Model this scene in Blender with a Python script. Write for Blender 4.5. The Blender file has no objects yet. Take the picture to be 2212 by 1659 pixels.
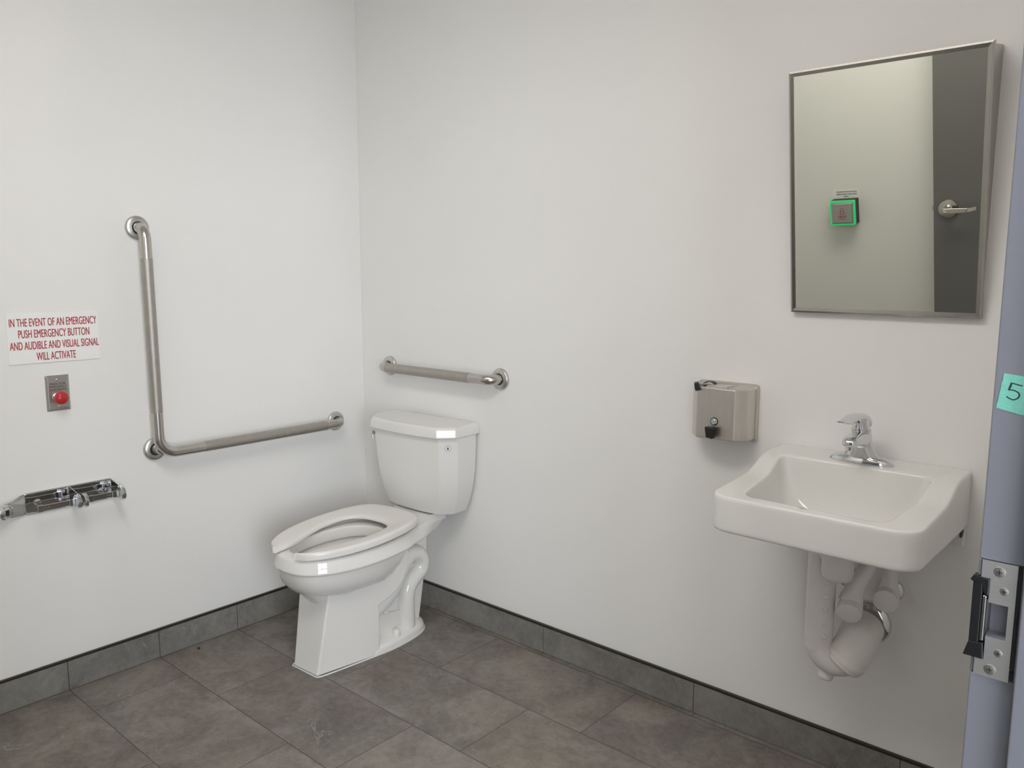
import bpy, bmesh, math, random
from mathutils import Vector, Matrix, Euler
random.seed(7)
S = bpy.context.scene
C = S.collection
PI = math.pi

# ------------------------------------------------------------------ camera, world, lights, exposure
cam_d = bpy.data.cameras.new('camera')
cam = bpy.data.objects.new('camera', cam_d)
C.objects.link(cam)
cam_d.sensor_width = 36.0
cam_d.lens = 36.0 * 1758.46 / 2212.0
cam_d.clip_start = 0.02
YAW, PITCH, ROLL = 0.7216, -0.1415, 0.0018
_f = Vector((-math.sin(YAW) * math.cos(PITCH), math.cos(YAW) * math.cos(PITCH), math.sin(PITCH)))
_r0 = Vector((math.cos(YAW), math.sin(YAW), 0)); _u0 = _r0.cross(_f)
_r = math.cos(ROLL) * _r0 + math.sin(ROLL) * _u0
_u = -math.sin(ROLL) * _r0 + math.cos(ROLL) * _u0
cam.matrix_world = Matrix(((_r.x, _u.x, -_f.x, 2.7655), (_r.y, _u.y, -_f.y, -2.1764), (_r.z, _u.z, -_f.z, 1.3816), (0, 0, 0, 1)))
S.camera = cam
S.view_settings.view_transform = 'Standard'
S.view_settings.look = 'None'
S.view_settings.exposure = 0.08
S.view_settings.gamma = 1.0
S.view_settings.use_curve_mapping = False

w = bpy.data.worlds.new('sky'); S.world = w; w.use_nodes = True
bg = w.node_tree.nodes['Background']
bg.inputs[0].default_value = (0.75, 0.86, 1.0, 1); bg.inputs[1].default_value = 1.0

PANEL_EMIT = 11.7
PANEL_COL = (1.0, 0.965, 0.91)
def area(name, loc, rot, sx, sy, power, col):
    l = bpy.data.lights.new(name, 'AREA'); l.shape = 'RECTANGLE'; l.size = sx; l.size_y = sy
    l.energy = power; l.color = col
    o = bpy.data.objects.new(name, l); C.objects.link(o); o.location = loc; o.rotation_euler = rot
    return o
# daylight entering by the hallway window behind the camera
area('window_daylight', (5.75, -3.9, 1.45), (0, math.radians(90), 0), 2.4, 3.2, 245, (0.88, 0.93, 1.0))

# ------------------------------------------------------------------ materials
def mat(name, col, rough=0.5, metal=0.0, spec=0.5, bump=0.0, bscale=200.0, var=0.0, vscale=6.0, coat=0.0, stretch=None, emit=None, es=0.0, rvar=0.0):
    m = bpy.data.materials.new(name); m.use_nodes = True
    nt = m.node_tree; n = nt.nodes; L = nt.links
    b = n['Principled BSDF']
    b.inputs['Base Color'].default_value = (*col, 1); b.inputs['Roughness'].default_value = rough
    b.inputs['Metallic'].default_value = metal; b.inputs['Specular IOR Level'].default_value = spec
    if coat: b.inputs['Coat Weight'].default_value = coat; b.inputs['Coat Roughness'].default_value = 0.05
    if emit: b.inputs['Emission Color'].default_value = (*emit, 1); b.inputs['Emission Strength'].default_value = es
    tc = n.new('ShaderNodeTexCoord')
    mp = n.new('ShaderNodeMapping'); L.new(tc.outputs['Object'], mp.inputs[0])
    if stretch: mp.inputs['Scale'].default_value = stretch
    if var:
        t = n.new('ShaderNodeTexNoise'); t.inputs['Scale'].default_value = vscale; t.inputs['Detail'].default_value = 6
        L.new(mp.outputs[0], t.inputs['Vector'])
        r = n.new('ShaderNodeValToRGB')
        r.color_ramp.elements[0].position = 0.3; r.color_ramp.elements[1].position = 0.7
        r.color_ramp.elements[0].color = (*[max(0, c * (1 - var)) for c in col], 1)
        r.color_ramp.elements[1].color = (*[min(1, c * (1 + var)) for c in col], 1)
        L.new(t.outputs[0], r.inputs[0]); L.new(r.outputs[0], b.inputs['Base Color'])
        if rvar:
            mr = n.new('ShaderNodeMapRange'); mr.inputs[3].default_value = rough - rvar; mr.inputs[4].default_value = rough + rvar
            L.new(t.outputs[0], mr.inputs[0]); L.new(mr.outputs[0], b.inputs['Roughness'])
    if bump:
        t2 = n.new('ShaderNodeTexNoise'); t2.inputs['Scale'].default_value = bscale; t2.inputs['Detail'].default_value = 3
        L.new(mp.outputs[0], t2.inputs['Vector'])
        bp = n.new('ShaderNodeBump'); bp.inputs['Strength'].default_value = bump; bp.inputs['Distance'].default_value = 0.002
        L.new(t2.outputs[0], bp.inputs['Height']); L.new(bp.outputs[0], b.inputs['Normal'])
    return m

M = {}
M['wall'] = mat('wall_paint', (0.885, 0.875, 0.855), 0.55, spec=0.3, bump=0.10, bscale=350, var=0.012, vscale=2.0)
M['ceiling'] = mat('ceiling_paint', (0.80, 0.80, 0.78), 0.8, bump=0.1, bscale=150)
M['ceramic'] = mat('white_ceramic', (0.81, 0.795, 0.767), 0.06, spec=0.5, var=0.008, vscale=3)
M['seat'] = mat('seat_plastic', (0.81, 0.79, 0.755), 0.22, spec=0.5, var=0.008, vscale=4)
M['brushed'] = mat('brushed_steel', (0.50, 0.475, 0.44), 0.34, 1.0, bump=0.12, bscale=60, stretch=(4, 4, 40), var=0.05, vscale=30)
M['mirror_steel'] = mat('mirror_frame_steel', (0.40, 0.385, 0.35), 0.26, 1.0, var=0.03, vscale=30)
M['satin'] = mat('satin_steel', (0.56, 0.535, 0.50), 0.24, 1.0, var=0.03, vscale=20)
M['peened'] = mat('peened_steel', (0.46, 0.435, 0.395), 0.42, 1.0, bump=0.25, bscale=900, var=0.05, vscale=60)
M['flange'] = mat('flange_steel', (0.60, 0.59, 0.56), 0.36, 1.0, var=0.03, vscale=40)
M['chrome'] = mat('polished_chrome', (0.72, 0.73, 0.74), 0.06, 1.0, var=0.02, vscale=10)
M['dispenser'] = mat('dispenser_steel', (0.66, 0.63, 0.585), 0.40, 1.0, bump=0.10, bscale=50, stretch=(30, 30, 1), var=0.04, vscale=18)
M['black'] = mat('black_plastic', (0.009, 0.009, 0.010), 0.40, bump=0.1, bscale=300)
M['dark_gap'] = mat('rubber_and_gap_shade', (0.02, 0.02, 0.02), 0.7, var=0.2, vscale=40)  # gasket rubber; also shade painted as dark solids in slots, holes and gaps
M['sign_white'] = mat('sign_board_white', (0.93, 0.925, 0.915), 0.35, var=0.01, vscale=5)
M['red_print'] = mat('red_print', (0.42, 0.025, 0.035), 0.5, var=0.05, vscale=60)
M['black_print'] = mat('engraved_black', (0.03, 0.03, 0.03), 0.5, var=0.1, vscale=60)
M['green_print'] = mat('green_print', (0.03, 0.10, 0.05), 0.5, var=0.1, vscale=60)
M['red_knob'] = mat('red_plastic', (0.50, 0.025, 0.025), 0.30, var=0.03, vscale=20)
M['pipe_cover'] = mat('white_vinyl_cover', (0.80, 0.755, 0.725), 0.45, bump=0.06, bscale=250, var=0.02, vscale=12)
M['door'] = mat('grey_door_paint', (0.175, 0.17, 0.165), 0.42, bump=0.08, bscale=220, var=0.02, vscale=3)
M['frame'] = mat('frame_paint_daylight_tint', (0.180, 0.184, 0.213), 0.45, bump=0.06, bscale=200, var=0.02, vscale=3)  # grey paint; bluish cast of hall daylight mixed into the base colour
M['tape'] = mat('green_painters_tape', (0.165, 0.475, 0.375), 0.75, bump=0.3, bscale=500, var=0.08, vscale=90)
M['ink'] = mat('black_ink', (0.012, 0.03, 0.03), 0.6, var=0.1, vscale=80)
M['strike_plate'] = mat('strike_plate_steel', (0.72, 0.72, 0.71), 0.42, 1.0, bump=0.1, bscale=60, stretch=(2, 2, 40), var=0.04, vscale=20)
M['ring'] = mat('green_light_ring', (0.02, 0.35, 0.10), 0.4, emit=(0.05, 0.72, 0.24), es=0.55, var=0.02)
M['button_plate'] = mat('button_plate_steel', (0.50, 0.49, 0.47), 0.36, 1.0, bump=0.08, bscale=60, var=0.03, vscale=20)
M['trim_metal'] = mat('dark_edge_metal', (0.055, 0.05, 0.047), 0.32, 0.6, var=0.1, vscale=15)
M['caulk'] = mat('white_caulk', (0.72, 0.71, 0.68), 0.5, bump=0.3, bscale=120, var=0.02)
M['blue'] = mat('blue_print', (0.03, 0.10, 0.26), 0.4, var=0.1, vscale=40)
M['orange'] = mat('tan_print', (0.40, 0.26, 0.12), 0.4, var=0.1, vscale=40)
M['grey_print'] = mat('grey_print', (0.22, 0.24, 0.27), 0.5, var=0.1, vscale=40)
M['label'] = mat('paper_label', (0.78, 0.78, 0.76), 0.4, var=0.01)
M['brown_gap'] = mat('recess_paint', (0.22, 0.22, 0.25), 0.45, var=0.03, vscale=10)
M['panel'] = mat('lamp_diffuser', (0.9, 0.9, 0.9), 0.5, emit=PANEL_COL, es=PANEL_EMIT, var=0.001)
M['white_metal'] = mat('white_enamel', (0.8, 0.8, 0.8), 0.4, var=0.01)
M['alu'] = mat('window_aluminium', (0.35, 0.35, 0.36), 0.4, 0.8, var=0.02)
M['speck'] = mat('dark_debris', (0.02, 0.015, 0.012), 0.8, var=0.3, vscale=300)

def mirror_mat():
    m = mat('mirror_glass', (0.76, 0.775, 0.695), 0.0, 1.0)
    return m
M['mirror'] = mirror_mat()

def tile_mat(name, dark, mid, light, floor=True):
    m = bpy.data.materials.new(name); m.use_nodes = True
    nt = m.node_tree; n = nt.nodes; L = nt.links; b = n['Principled BSDF']
    def math_(op, a, bb=None):
        k = n.new('ShaderNodeMath'); k.operation = op
        for i, v in enumerate((a, bb)):
            if v is None: continue
            if isinstance(v, (int, float)): k.inputs[i].default_value = v
            else: L.new(v, k.inputs[i])
        return k.outputs[0]
    tc = n.new('ShaderNodeTexCoord'); sx = n.new('ShaderNodeSeparateXYZ'); L.new(tc.outputs['Object'], sx.inputs[0])
    grout = None
    if floor:
        # rows run along x, 305 mm deep, joints every 610 mm stepping a third of a tile per row
        rv = math_('DIVIDE', math_('MULTIPLY', math_('ADD', sx.outputs[1], 0.0297), -1.0), 0.305)
        row = math_('FLOOR', rv); fr = math_('FRACT', math_('ADD', rv, 50.0))
        xs = math_('DIVIDE', math_('ADD', math_('ADD', sx.outputs[0], -0.8099), math_('MULTIPLY', row, 0.2034)), 0.61)
        col = math_('FLOOR', xs); fc = math_('FRACT', math_('ADD', xs, 50.0))
        gy = math_('LESS_THAN', math_('MINIMUM', fr, math_('SUBTRACT', 1.0, fr)), 0.0013 / 0.305)
        gx = math_('LESS_THAN', math_('MINIMUM', fc, math_('SUBTRACT', 1.0, fc)), 0.0011 / 0.61)
        grout = math_('MAXIMUM', gx, gy)
        idv = n.new('ShaderNodeCombineXYZ'); L.new(row, idv.inputs[0]); L.new(col, idv.inputs[1])
        wn = n.new('ShaderNodeTexWhiteNoise'); wn.noise_dimensions = '3D'; L.new(idv.outputs[0], wn.inputs['Vector'])
        off = n.new('ShaderNodeVectorMath'); off.operation = 'SCALE'; off.inputs['Scale'].default_value = 7.0
        L.new(wn.outputs['Color'], off.inputs[0])
        vec = n.new('ShaderNodeVectorMath'); vec.operation = 'ADD'
        L.new(tc.outputs['Object'], vec.inputs[0]); L.new(off.outputs[0], vec.inputs[1])
        V = vec.outputs[0]; tone = wn.outputs['Value']
    else:
        V = tc.outputs['Object']; tone = None
    def noise(scale, detail, rough=0.6, dist=0.0):
        t = n.new('ShaderNodeTexNoise'); t.inputs['Scale'].default_value = scale; t.inputs['Detail'].default_value = detail
        t.inputs['Roughness'].default_value = rough; t.inputs['Distortion'].default_value = dist
        L.new(V, t.inputs['Vector']); return t.outputs[0]
    big = noise(5.0, 8, 0.65, 0.6); fine = noise(42, 6, 0.75, 0.3); grain = noise(260, 3, 0.7)
    mix = math_('ADD', math_('MULTIPLY', big, 0.55), math_('ADD', math_('MULTIPLY', fine, 0.33), math_('MULTIPLY', grain, 0.12)))
    if tone is not None: mix = math_('ADD', mix, math_('MULTIPLY', math_('SUBTRACT', tone, 0.5), 0.07))
    r = n.new('ShaderNodeValToRGB'); e = r.color_ramp.elements
    e[0].position = 0.36; e[0].color = (*dark, 1); e[1].position = 0.66; e[1].color = (*light, 1)
    k = e.new(0.5); k.color = (*mid, 1)
    L.new(mix, r.inputs[0])
    # slightly rusty patches
    hue = noise(3.1, 4, 0.5)
    hr = n.new('ShaderNodeValToRGB'); hr.color_ramp.elements[0].position = 0.45; hr.color_ramp.elements[1].position = 0.68
    hr.color_ramp.elements[0].color = (1, 1, 1, 1); hr.color_ramp.elements[1].color = (1.0, 0.96, 0.915, 1) if floor else (1.0, 1.0, 1.0, 1)
    L.new(hue, hr.inputs[0])
    mm = n.new('ShaderNodeMixRGB'); mm.blend_type = 'MULTIPLY'; mm.inputs[0].default_value = 1.0
    L.new(r.outputs[0], mm.inputs[1]); L.new(hr.outputs[0], mm.inputs[2])
    out = mm.outputs[0]
    # pale veins and small cracks
    vn = noise(2.6, 5, 0.55, 1.2)
    va = math_('ABSOLUTE', math_('SUBTRACT', vn, 0.52)); vmask = math_('LESS_THAN', va, 0.0022)
    gate = math_('GREATER_THAN', noise(4.0, 2), 0.57); vmask = math_('MULTIPLY', math_('MULTIPLY', vmask, gate), 0.5)
    v = n.new('ShaderNodeMixRGB'); L.new(vmask, v.inputs[0]); L.new(out, v.inputs[1]); v.inputs[2].default_value = (0.36, 0.34, 0.31, 1)
    out = v.outputs[0]
    ck = noise(9.0, 6, 0.7, 0.8); ca = math_('ABSOLUTE', math_('SUBTRACT', ck, 0.5)); cm = math_('LESS_THAN', ca, 0.004)
    cg = math_('GREATER_THAN', noise(5.5, 2), 0.60); cm = math_('MULTIPLY', math_('MULTIPLY', cm, cg), 0.55)
    v2 = n.new('ShaderNodeMixRGB'); L.new(cm, v2.inputs[0]); L.new(out, v2.inputs[1]); v2.inputs[2].default_value = (0.06, 0.053, 0.048, 1)
    out = v2.outputs[0]
    if grout is not None:
        g = n.new('ShaderNodeMixRGB'); L.new(grout, g.inputs[0]); L.new(out, g.inputs[1]); g.inputs[2].default_value = (0.062, 0.058, 0.055, 1)
        out = g.outputs[0]
    L.new(out, b.inputs['Base Color'])
    b.inputs['Roughness'].default_value = 0.55; b.inputs['Specular IOR Level'].default_value = 0.35
    h = math_('ADD', math_('MULTIPLY', fine, 0.5), math_('MULTIPLY', grain, 0.5))
    if grout is not None: h = math_('SUBTRACT', h, math_('MULTIPLY', grout, 1.5))
    bp = n.new('ShaderNodeBump'); bp.inputs['Strength'].default_value = 0.25; bp.inputs['Distance'].default_value = 0.0015
    L.new(h, bp.inputs['Height']); L.new(bp.outputs[0], b.inputs['Normal'])
    return m
M['floor'] = tile_mat('slate_floor_tile', (0.128, 0.115, 0.102), (0.212, 0.193, 0.172), (0.312, 0.288, 0.258))
M['base'] = tile_mat('slate_base_tile', (0.150, 0.142, 0.131), (0.222, 0.212, 0.197), (0.300, 0.288, 0.270), floor=False)
M['grout'] = mat('grey_grout', (0.062, 0.058, 0.055), 0.8, var=0.05)

# ------------------------------------------------------------------ geometry helpers
def obj(name, bm, m, parent=None, smooth=35, bevel=0.0, seg=2, subsurf=0, label=None, wn=False):
    bmesh.ops.recalc_face_normals(bm, faces=bm.faces[:])
    me = bpy.data.meshes.new(name); bm.to_mesh(me); bm.free()
    me.materials.append(m)
    if smooth:
        me.shade_smooth(); me.set_sharp_from_angle(angle=math.radians(smooth))
    o = bpy.data.objects.new(name, me); C.objects.link(o)
    if parent is not None:
        o.parent = parent
        o.matrix_parent_inverse = parent.matrix_basis.inverted()
    if bevel:
        md = o.modifiers.new('bevel', 'BEVEL'); md.width = bevel; md.segments = seg; md.limit_method = 'ANGLE'; md.angle_limit = math.radians(30)
        md.harden_normals = False
    if wn or (smooth and bevel):
        md = o.modifiers.new('weighted_normal', 'WEIGHTED_NORMAL'); md.keep_sharp = not bevel; md.weight = 80
    if subsurf:
        md = o.modifiers.new('subsurf', 'SUBSURF'); md.levels = subsurf; md.render_levels = subsurf
    if label: o['label'] = label
    return o

def thing(name, label, cat, loc, group=None):
    o = bpy.data.objects.new(name, None); C.objects.link(o); o.location = loc
    o.empty_display_size = 0.05
    o['label'] = label; o['category'] = cat
    if group: o['group'] = group
    return o
def tag(o, label, cat, group=None):
    o['label'] = label; o['category'] = cat
    if group: o['group'] = group
    return o
def struct(name, bm, m, parent=None, **k):
    o = obj(name, bm, m, parent, **k)
    if parent is None: o['kind'] = 'structure'
    return o

def BM(): return bmesh.new()
def add_box(bm, x0, x1, y0, y1, z0, z1, mtx=None):
    vs = [bm.verts.new((x, y, z)) for x in (x0, x1) for y in (y0, y1) for z in (z0, z1)]
    for f in ((0, 1, 3, 2), (4, 6, 7, 5), (0, 4, 5, 1), (2, 3, 7, 6), (0, 2, 6, 4), (1, 5, 7, 3)):
        bm.faces.new([vs[i] for i in f])
    if mtx: bmesh.ops.transform(bm, matrix=mtx, verts=vs)
    return bm
def box(*a, **k): return add_box(BM(), *a, **k)
def add_loft(bm, rings, cap0=True, cap1=True, closed=True):
    rr = [[bm.verts.new(p) for p in r] for r in rings]
    n = len(rr[0])
    for a, b in zip(rr[:-1], rr[1:]):
        for i in range(n if closed else n - 1):
            j = (i + 1) % n
            try: bm.faces.new((a[i], a[j], b[j], b[i]))
            except ValueError: pass
    if cap0: bm.faces.new(list(reversed(rr[0])))
    if cap1: bm.faces.new(rr[-1])
    return rr
def loft(rings, **k):
    bm = BM(); add_loft(bm, rings, **k); return bm
def catmull(pts, n):
    P = [Vector(p) for p in pts]
    P = [2 * P[0] - P[1]] + P + [2 * P[-1] - P[-2]]
    out = []
    for i in range(1, len(P) - 2):
        p0, p1, p2, p3 = P[i - 1:i + 3]
        for k in range(n):
            t = k / n
            out.append(0.5 * ((2 * p1) + (-p0 + p2) * t + (2 * p0 - 5 * p1 + 4 * p2 - p3) * t * t + (-p0 + 3 * p1 - 3 * p2 + p3) * t ** 3))
    out.append(P[-2].copy())
    return out
def resample(pts, n):
    d = [0]
    for a, b in zip(pts[:-1], pts[1:]): d.append(d[-1] + (b - a).length)
    out = []; j = 0
    for k in range(n):
        s = d[-1] * k / (n - 1)
        while j < len(d) - 2 and d[j + 1] < s: j += 1
        t = (s - d[j]) / max(1e-9, d[j + 1] - d[j])
        out.append(pts[j].lerp(pts[j + 1], min(1, max(0, t))))
    return out
def add_tube(bm, path, r, seg=20, caps=True, flat=None, up=None):
    P = [Vector(p) for p in path]
    if not hasattr(r, '__len__'): r = [r] * len(P)
    T = []
    for i in range(len(P)):
        a = P[max(0, i - 1)]; b = P[min(len(P) - 1, i + 1)]
        T.append((b - a).normalized())
    nrm = Vector(up) if up else T[0].orthogonal().normalized()
    nrm = (nrm - T[0] * nrm.dot(T[0])).normalized()
    rings = []
    for i in range(len(P)):
        nrm = (nrm - T[i] * nrm.dot(T[i])).normalized()
        bn = T[i].cross(nrm)
        f = flat[i] if flat else 1.0
        rings.append([P[i] + r[i] * (math.cos(2 * PI * k / seg) * nrm * f + math.sin(2 * PI * k / seg) * bn) for k in range(seg)])
    add_loft(bm, rings, cap0=caps, cap1=caps)
    return bm
def tube(*a, **k): return add_tube(BM(), *a, **k)
def add_lathe(bm, prof, origin, axis, seg=32):
    """prof: list of (radius, height along axis)"""
    ax = Vector(axis).normalized(); u = ax.orthogonal().normalized(); v = ax.cross(u); o = Vector(origin)
    rings = [[o + ax * h + max(r, 1e-5) * (math.cos(2 * PI * k / seg) * u + math.sin(2 * PI * k / seg) * v) for k in range(seg)] for r, h in prof]
    add_loft(bm, rings)
    return bm
def lathe(*a, **k): return add_lathe(BM(), *a, **k)
def add_prism(bm, poly, f0, f1):
    """poly of 2D points, f0/f1 map a 2D point to 3D on each end"""
    a = [bm.verts.new(f0(p)) for p in poly]; b = [bm.verts.new(f1(p)) for p in poly]
    n = len(poly)
    for i in range(n): bm.faces.new((a[i], a[(i + 1) % n], b[(i + 1) % n], b[i]))
    bm.faces.new(list(reversed(a))); bm.faces.new(b)
    return bm
def fillet(pts, rad, n=8):
    """polyline with rounded corners"""
    P = [Vector(p) for p in pts]; out = [P[0]]
    for i in range(1, len(P) - 1):
        a = (P[i - 1] - P[i]); b = (P[i + 1] - P[i]); la, lb = a.length, b.length; a.normalize(); b.normalize()
        ang = a.angle(b); rr = rad if not hasattr(rad, '__len__') else rad[i - 1]
        t = rr / math.tan(ang / 2); t = min(t, la * 0.98, lb * 0.98); rr = t * math.tan(ang / 2)
        c = P[i] + (a + b).normalized() * (rr / math.sin(ang / 2))
        p0 = P[i] + a * t; p1 = P[i] + b * t
        v0 = p0 - c; v1 = p1 - c; tot = v0.angle(v1)
        for k in range(n + 1):
            s = k / n
            out.append(c + (v0 * math.sin((1 - s) * tot) + v1 * math.sin(s * tot)) / math.sin(tot))
    out.append(P[-1]); return out
def rrect(x0, x1, y0, y1, rs, nc=8, ns=8):
    """rounded rectangle, corner radii rs=(x0y0, x1y0, x1y1, x0y1), ccw from the y0 side"""
    cs = [((x0 + rs[0], y0 + rs[0]), PI, rs[0]), ((x1 - rs[1], y0 + rs[1]), 1.5 * PI, rs[1]), ((x1 - rs[2], y1 - rs[2]), 0, rs[2]), ((x0 + rs[3], y1 - rs[3]), 0.5 * PI, rs[3])]
    corners = [[(c[0] + r * math.cos(a + k / nc * PI / 2), c[1] + r * math.sin(a + k / nc * PI / 2)) for k in range(nc + 1)] for c, a, r in cs]
    out = []
    for i in range(4):
        out += corners[i]
        a = corners[i][-1]; b = corners[(i + 1) % 4][0]
        for k in range(1, ns): out.append((a[0] + (b[0] - a[0]) * k / ns, a[1] + (b[1] - a[1]) * k / ns))
    return out
def text_obj(name, body, size, m, parent, matrix, xs=1.0, bold=0.0, depth=0.0004, align='CENTER', spacing=1.0, width=None, label=None):
    cu = bpy.data.curves.new(name, 'FONT'); cu.body = body; cu.size = size; cu.align_x = align; cu.extrude = depth / 2
    cu.space_character = spacing; cu.resolution_u = 4
    t = bpy.data.objects.new('tmp', cu); C.objects.link(t)
    dg = bpy.context.evaluated_depsgraph_get(); dg.update()
    me = bpy.data.meshes.new_from_object(t.evaluated_get(dg))
    bpy.data.objects.remove(t); bpy.data.curves.remove(cu)
    me.name = name
    if width:
        xsv = [v.co.x for v in me.vertices]; xs = width / (max(xsv) - min(xsv))
        cxm = (max(xsv) + min(xsv)) / 2
        for v in me.vertices: v.co.x -= cxm
    if bold:
        b2 = bmesh.new(); b2.from_mesh(me)
        for k_ in (-1, 1):
            d_ = bmesh.ops.duplicate(b2, geom=b2.verts[:] + b2.edges[:] + b2.faces[:]) if k_ == -1 else None
            if d_: bmesh.ops.translate(b2, vec=(-2 * bold / xs, 0, -depth * 0.1), verts=[g for g in d_['geom'] if isinstance(g, bmesh.types.BMVert)])
        bmesh.ops.translate(b2, vec=(bold / xs, 0, 0), verts=b2.verts[:])
        b2.to_mesh(me); b2.free()
    me.transform(matrix @ Matrix.Diagonal((xs, 1, 1, 1)))
    me.materials.clear(); me.materials.append(m)
    o = bpy.data.objects.new(name, me); C.objects.link(o)
    if parent is not None:
        o.parent = parent; o.matrix_parent_inverse = parent.matrix_basis.inverted()
    if label: o['label'] = label
    return o
def frame_mtx(o, ex, ey):
    ex = Vector(ex).normalized(); ey = Vector(ey).normalized(); ez = ex.cross(ey)
    return Matrix(((ex.x, ey.x, ez.x, o[0]), (ex.y, ey.y, ez.y, o[1]), (ex.z, ey.z, ez.z, o[2]), (0, 0, 0, 1)))

# ------------------------------------------------------------------ the setting
XR, XO, YF, H = 2.600, 2.742, -2.33, 2.62       # right wall inner / outer face, front wall face, ceiling
JY0, JY1 = -1.25, -2.215                         # strike jamb and hinge jamb faces
struct('floor', box(-0.12, 6.0, -6.0, 1.4, -0.06, 0.0), M['floor'], smooth=0)
struct('ceiling', box(-0.12, 2.6, -2.45, 0.12, H, H + 0.08), M['ceiling'], smooth=0)
struct('wall_left', box(-0.12, 0.0, -2.45, 0.12, 0.0, H), M['wall'], smooth=0)
struct('wall_back', box(0.0, 2.742, 0.0, 0.12, 0.0, H), M['wall'], smooth=0)
struct('wall_front', box(0.0, 2.742, YF - 0.12, YF, 0.0, H), M['wall'], smooth=0)
bm = BM()
add_box(bm, XR, XO, JY0 + 0.03, 0.0, 0.0, H)
add_box(bm, XR, XO, YF, JY1 - 0.03, 0.0, H)
add_box(bm, XR, XO, JY1 - 0.03, JY0 + 0.03, 2.16, H)
struct('wall_right', bm, M['wall'], smooth=0)
# hallway outside the door
bm = BM(); add_box(bm, XO, 6.0, 1.28, 1.4, 0, 2.9); struct('wall_hall_north', bm, M['wall'], smooth=0)
bm = BM(); add_box(bm, XO, 6.0, -6.0, -5.88, 0, 2.9); struct('wall_hall_south', bm, M['wall'], smooth=0)
bm = BM(); add_box(bm, XO - 0.142, XO, 0.12, 1.28, 0, 2.9); add_box(bm, XO - 0.142, XO, -5.88, YF - 0.12, 0, 2.9)
struct('wall_hall_west', bm, M['wall'], smooth=0)
bm = BM()
add_box(bm, 5.6, 5.72, -2.3, 1.28, 0, 2.9); add_box(bm, 5.6, 5.72, -5.88, -5.5, 0, 2.9)
add_box(bm, 5.6, 5.72, -5.5, -2.3, 0, 0.25); add_box(bm, 5.6, 5.72, -5.5, -2.3, 2.65, 2.9)
struct('wall_hall_east', bm, M['wall'], smooth=0)
struct('ceiling_hall', box(XO, 6.0, -6.0, 1.4, 2.9, 2.98), M['ceiling'], smooth=0)
bm = BM()
for yy in (-5.5, -4.45, -3.40, -2.35): add_box(bm, 5.61, 5.69, yy, yy + 0.05, 0.25, 2.65)
for zz in (0.25, 1.25, 2.60): add_box(bm, 5.62, 5.68, -5.5, -2.3, zz, zz + 0.05)
struct('window_1', bm, M['alu'], smooth=0)

# door frame: face, rabbet and stop of the pressed steel jamb, strike side, hinge side and head
fr = BM()
RB = 0.0375                                      # depth of the rabbet from the wall face to the stop
def jamb(sign, y):
    # section in (x, y): y grows away from the opening for sign=+1
    pts = [(XR - 0.0055, 0), (XR + RB, 0), (XR + RB, -0.016), (XR + 0.098, -0.016), (XR + 0.098, 0), (XO + 0.006, 0), (XO + 0.006, 0.05), (XO, 0.05), (XO, 0.03), (XR, 0.03), (XR, 0.05), (XR - 0.0055, 0.05)]
    return [(px, y + sign * py) for px, py in pts]
add_prism(fr, jamb(-1, JY1), lambda p: (p[0], p[1], 0.0), lambda p: (p[0], p[1], 2.16))
# strike side: stop and back part run full height, the rabbet strip is cut out behind the strike plate
stop = [(XR + RB, JY0 + 0.002), (XR + RB, JY0 - 0.016), (XR + 0.098, JY0 - 0.016), (XR + 0.098, JY0), (XO + 0.006, JY0), (XO + 0.006, JY0 + 0.05), (XO, JY0 + 0.05), (XO, JY0 + 0.03), (XR + RB, JY0 + 0.03)]
add_prism(fr, stop, lambda p: (p[0], p[1], 0.0), lambda p: (p[0], p[1], 2.16))
rab = [(XR - 0.0055, JY0), (XR + RB - 0.0001, JY0), (XR + RB - 0.0001, JY0 + 0.03), (XR, JY0 + 0.03), (XR, JY0 + 0.05), (XR - 0.0055, JY0 + 0.05)]
add_prism(fr, rab, lambda p: (p[0], p[1], 0.0), lambda p: (p[0], p[1], 0.9615))
add_prism(fr, rab, lambda p: (p[0], p[1], 1.0855), lambda p: (p[0], p[1], 2.16))
add_box(fr, XR + 0.034, XR + RB - 0.0001, JY0, JY0 + 0.03, 0.9615, 1.0855)
add_box(fr, XR - 0.0055, XR + 0.034, JY0 + 0.024, JY0 + 0.05, 0.9615, 1.0855)
edge = [(XR - 0.0055, JY0), (XR - 0.002, JY0), (XR - 0.002, JY0 + 0.024), (XR - 0.0055, JY0 + 0.024)]
add_prism(fr, edge, lambda p: (p[0], p[1], 1.067), lambda p: (p[0], p[1], 1.0855))
add_prism(fr, edge, lambda p: (p[0], p[1], 0.9615), lambda p: (p[0], p[1], 0.979))
hp = [(XR - 0.0055, 0), (XR + RB, 0), (XR + RB, -0.016), (XR + 0.098, -0.016), (XR + 0.098, 0), (XO + 0.006, 0), (XO + 0.006, 0.05), (XR - 0.0055, 0.05)]
add_prism(fr, hp, lambda p: (p[0], JY1, 2.11 + p[1]), lambda p: (p[0], JY0, 2.11 + p[1]))
struct('trim_1', fr, M['frame'], smooth=0, bevel=0.0018, seg=3)

# door leaf, swung 90 degrees into the room
dl = struct('door_1', box(1.648, 2.594, JY1 - 0.045, JY1, 0.012, 2.105), M['door'], smooth=0, bevel=0.002)
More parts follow.
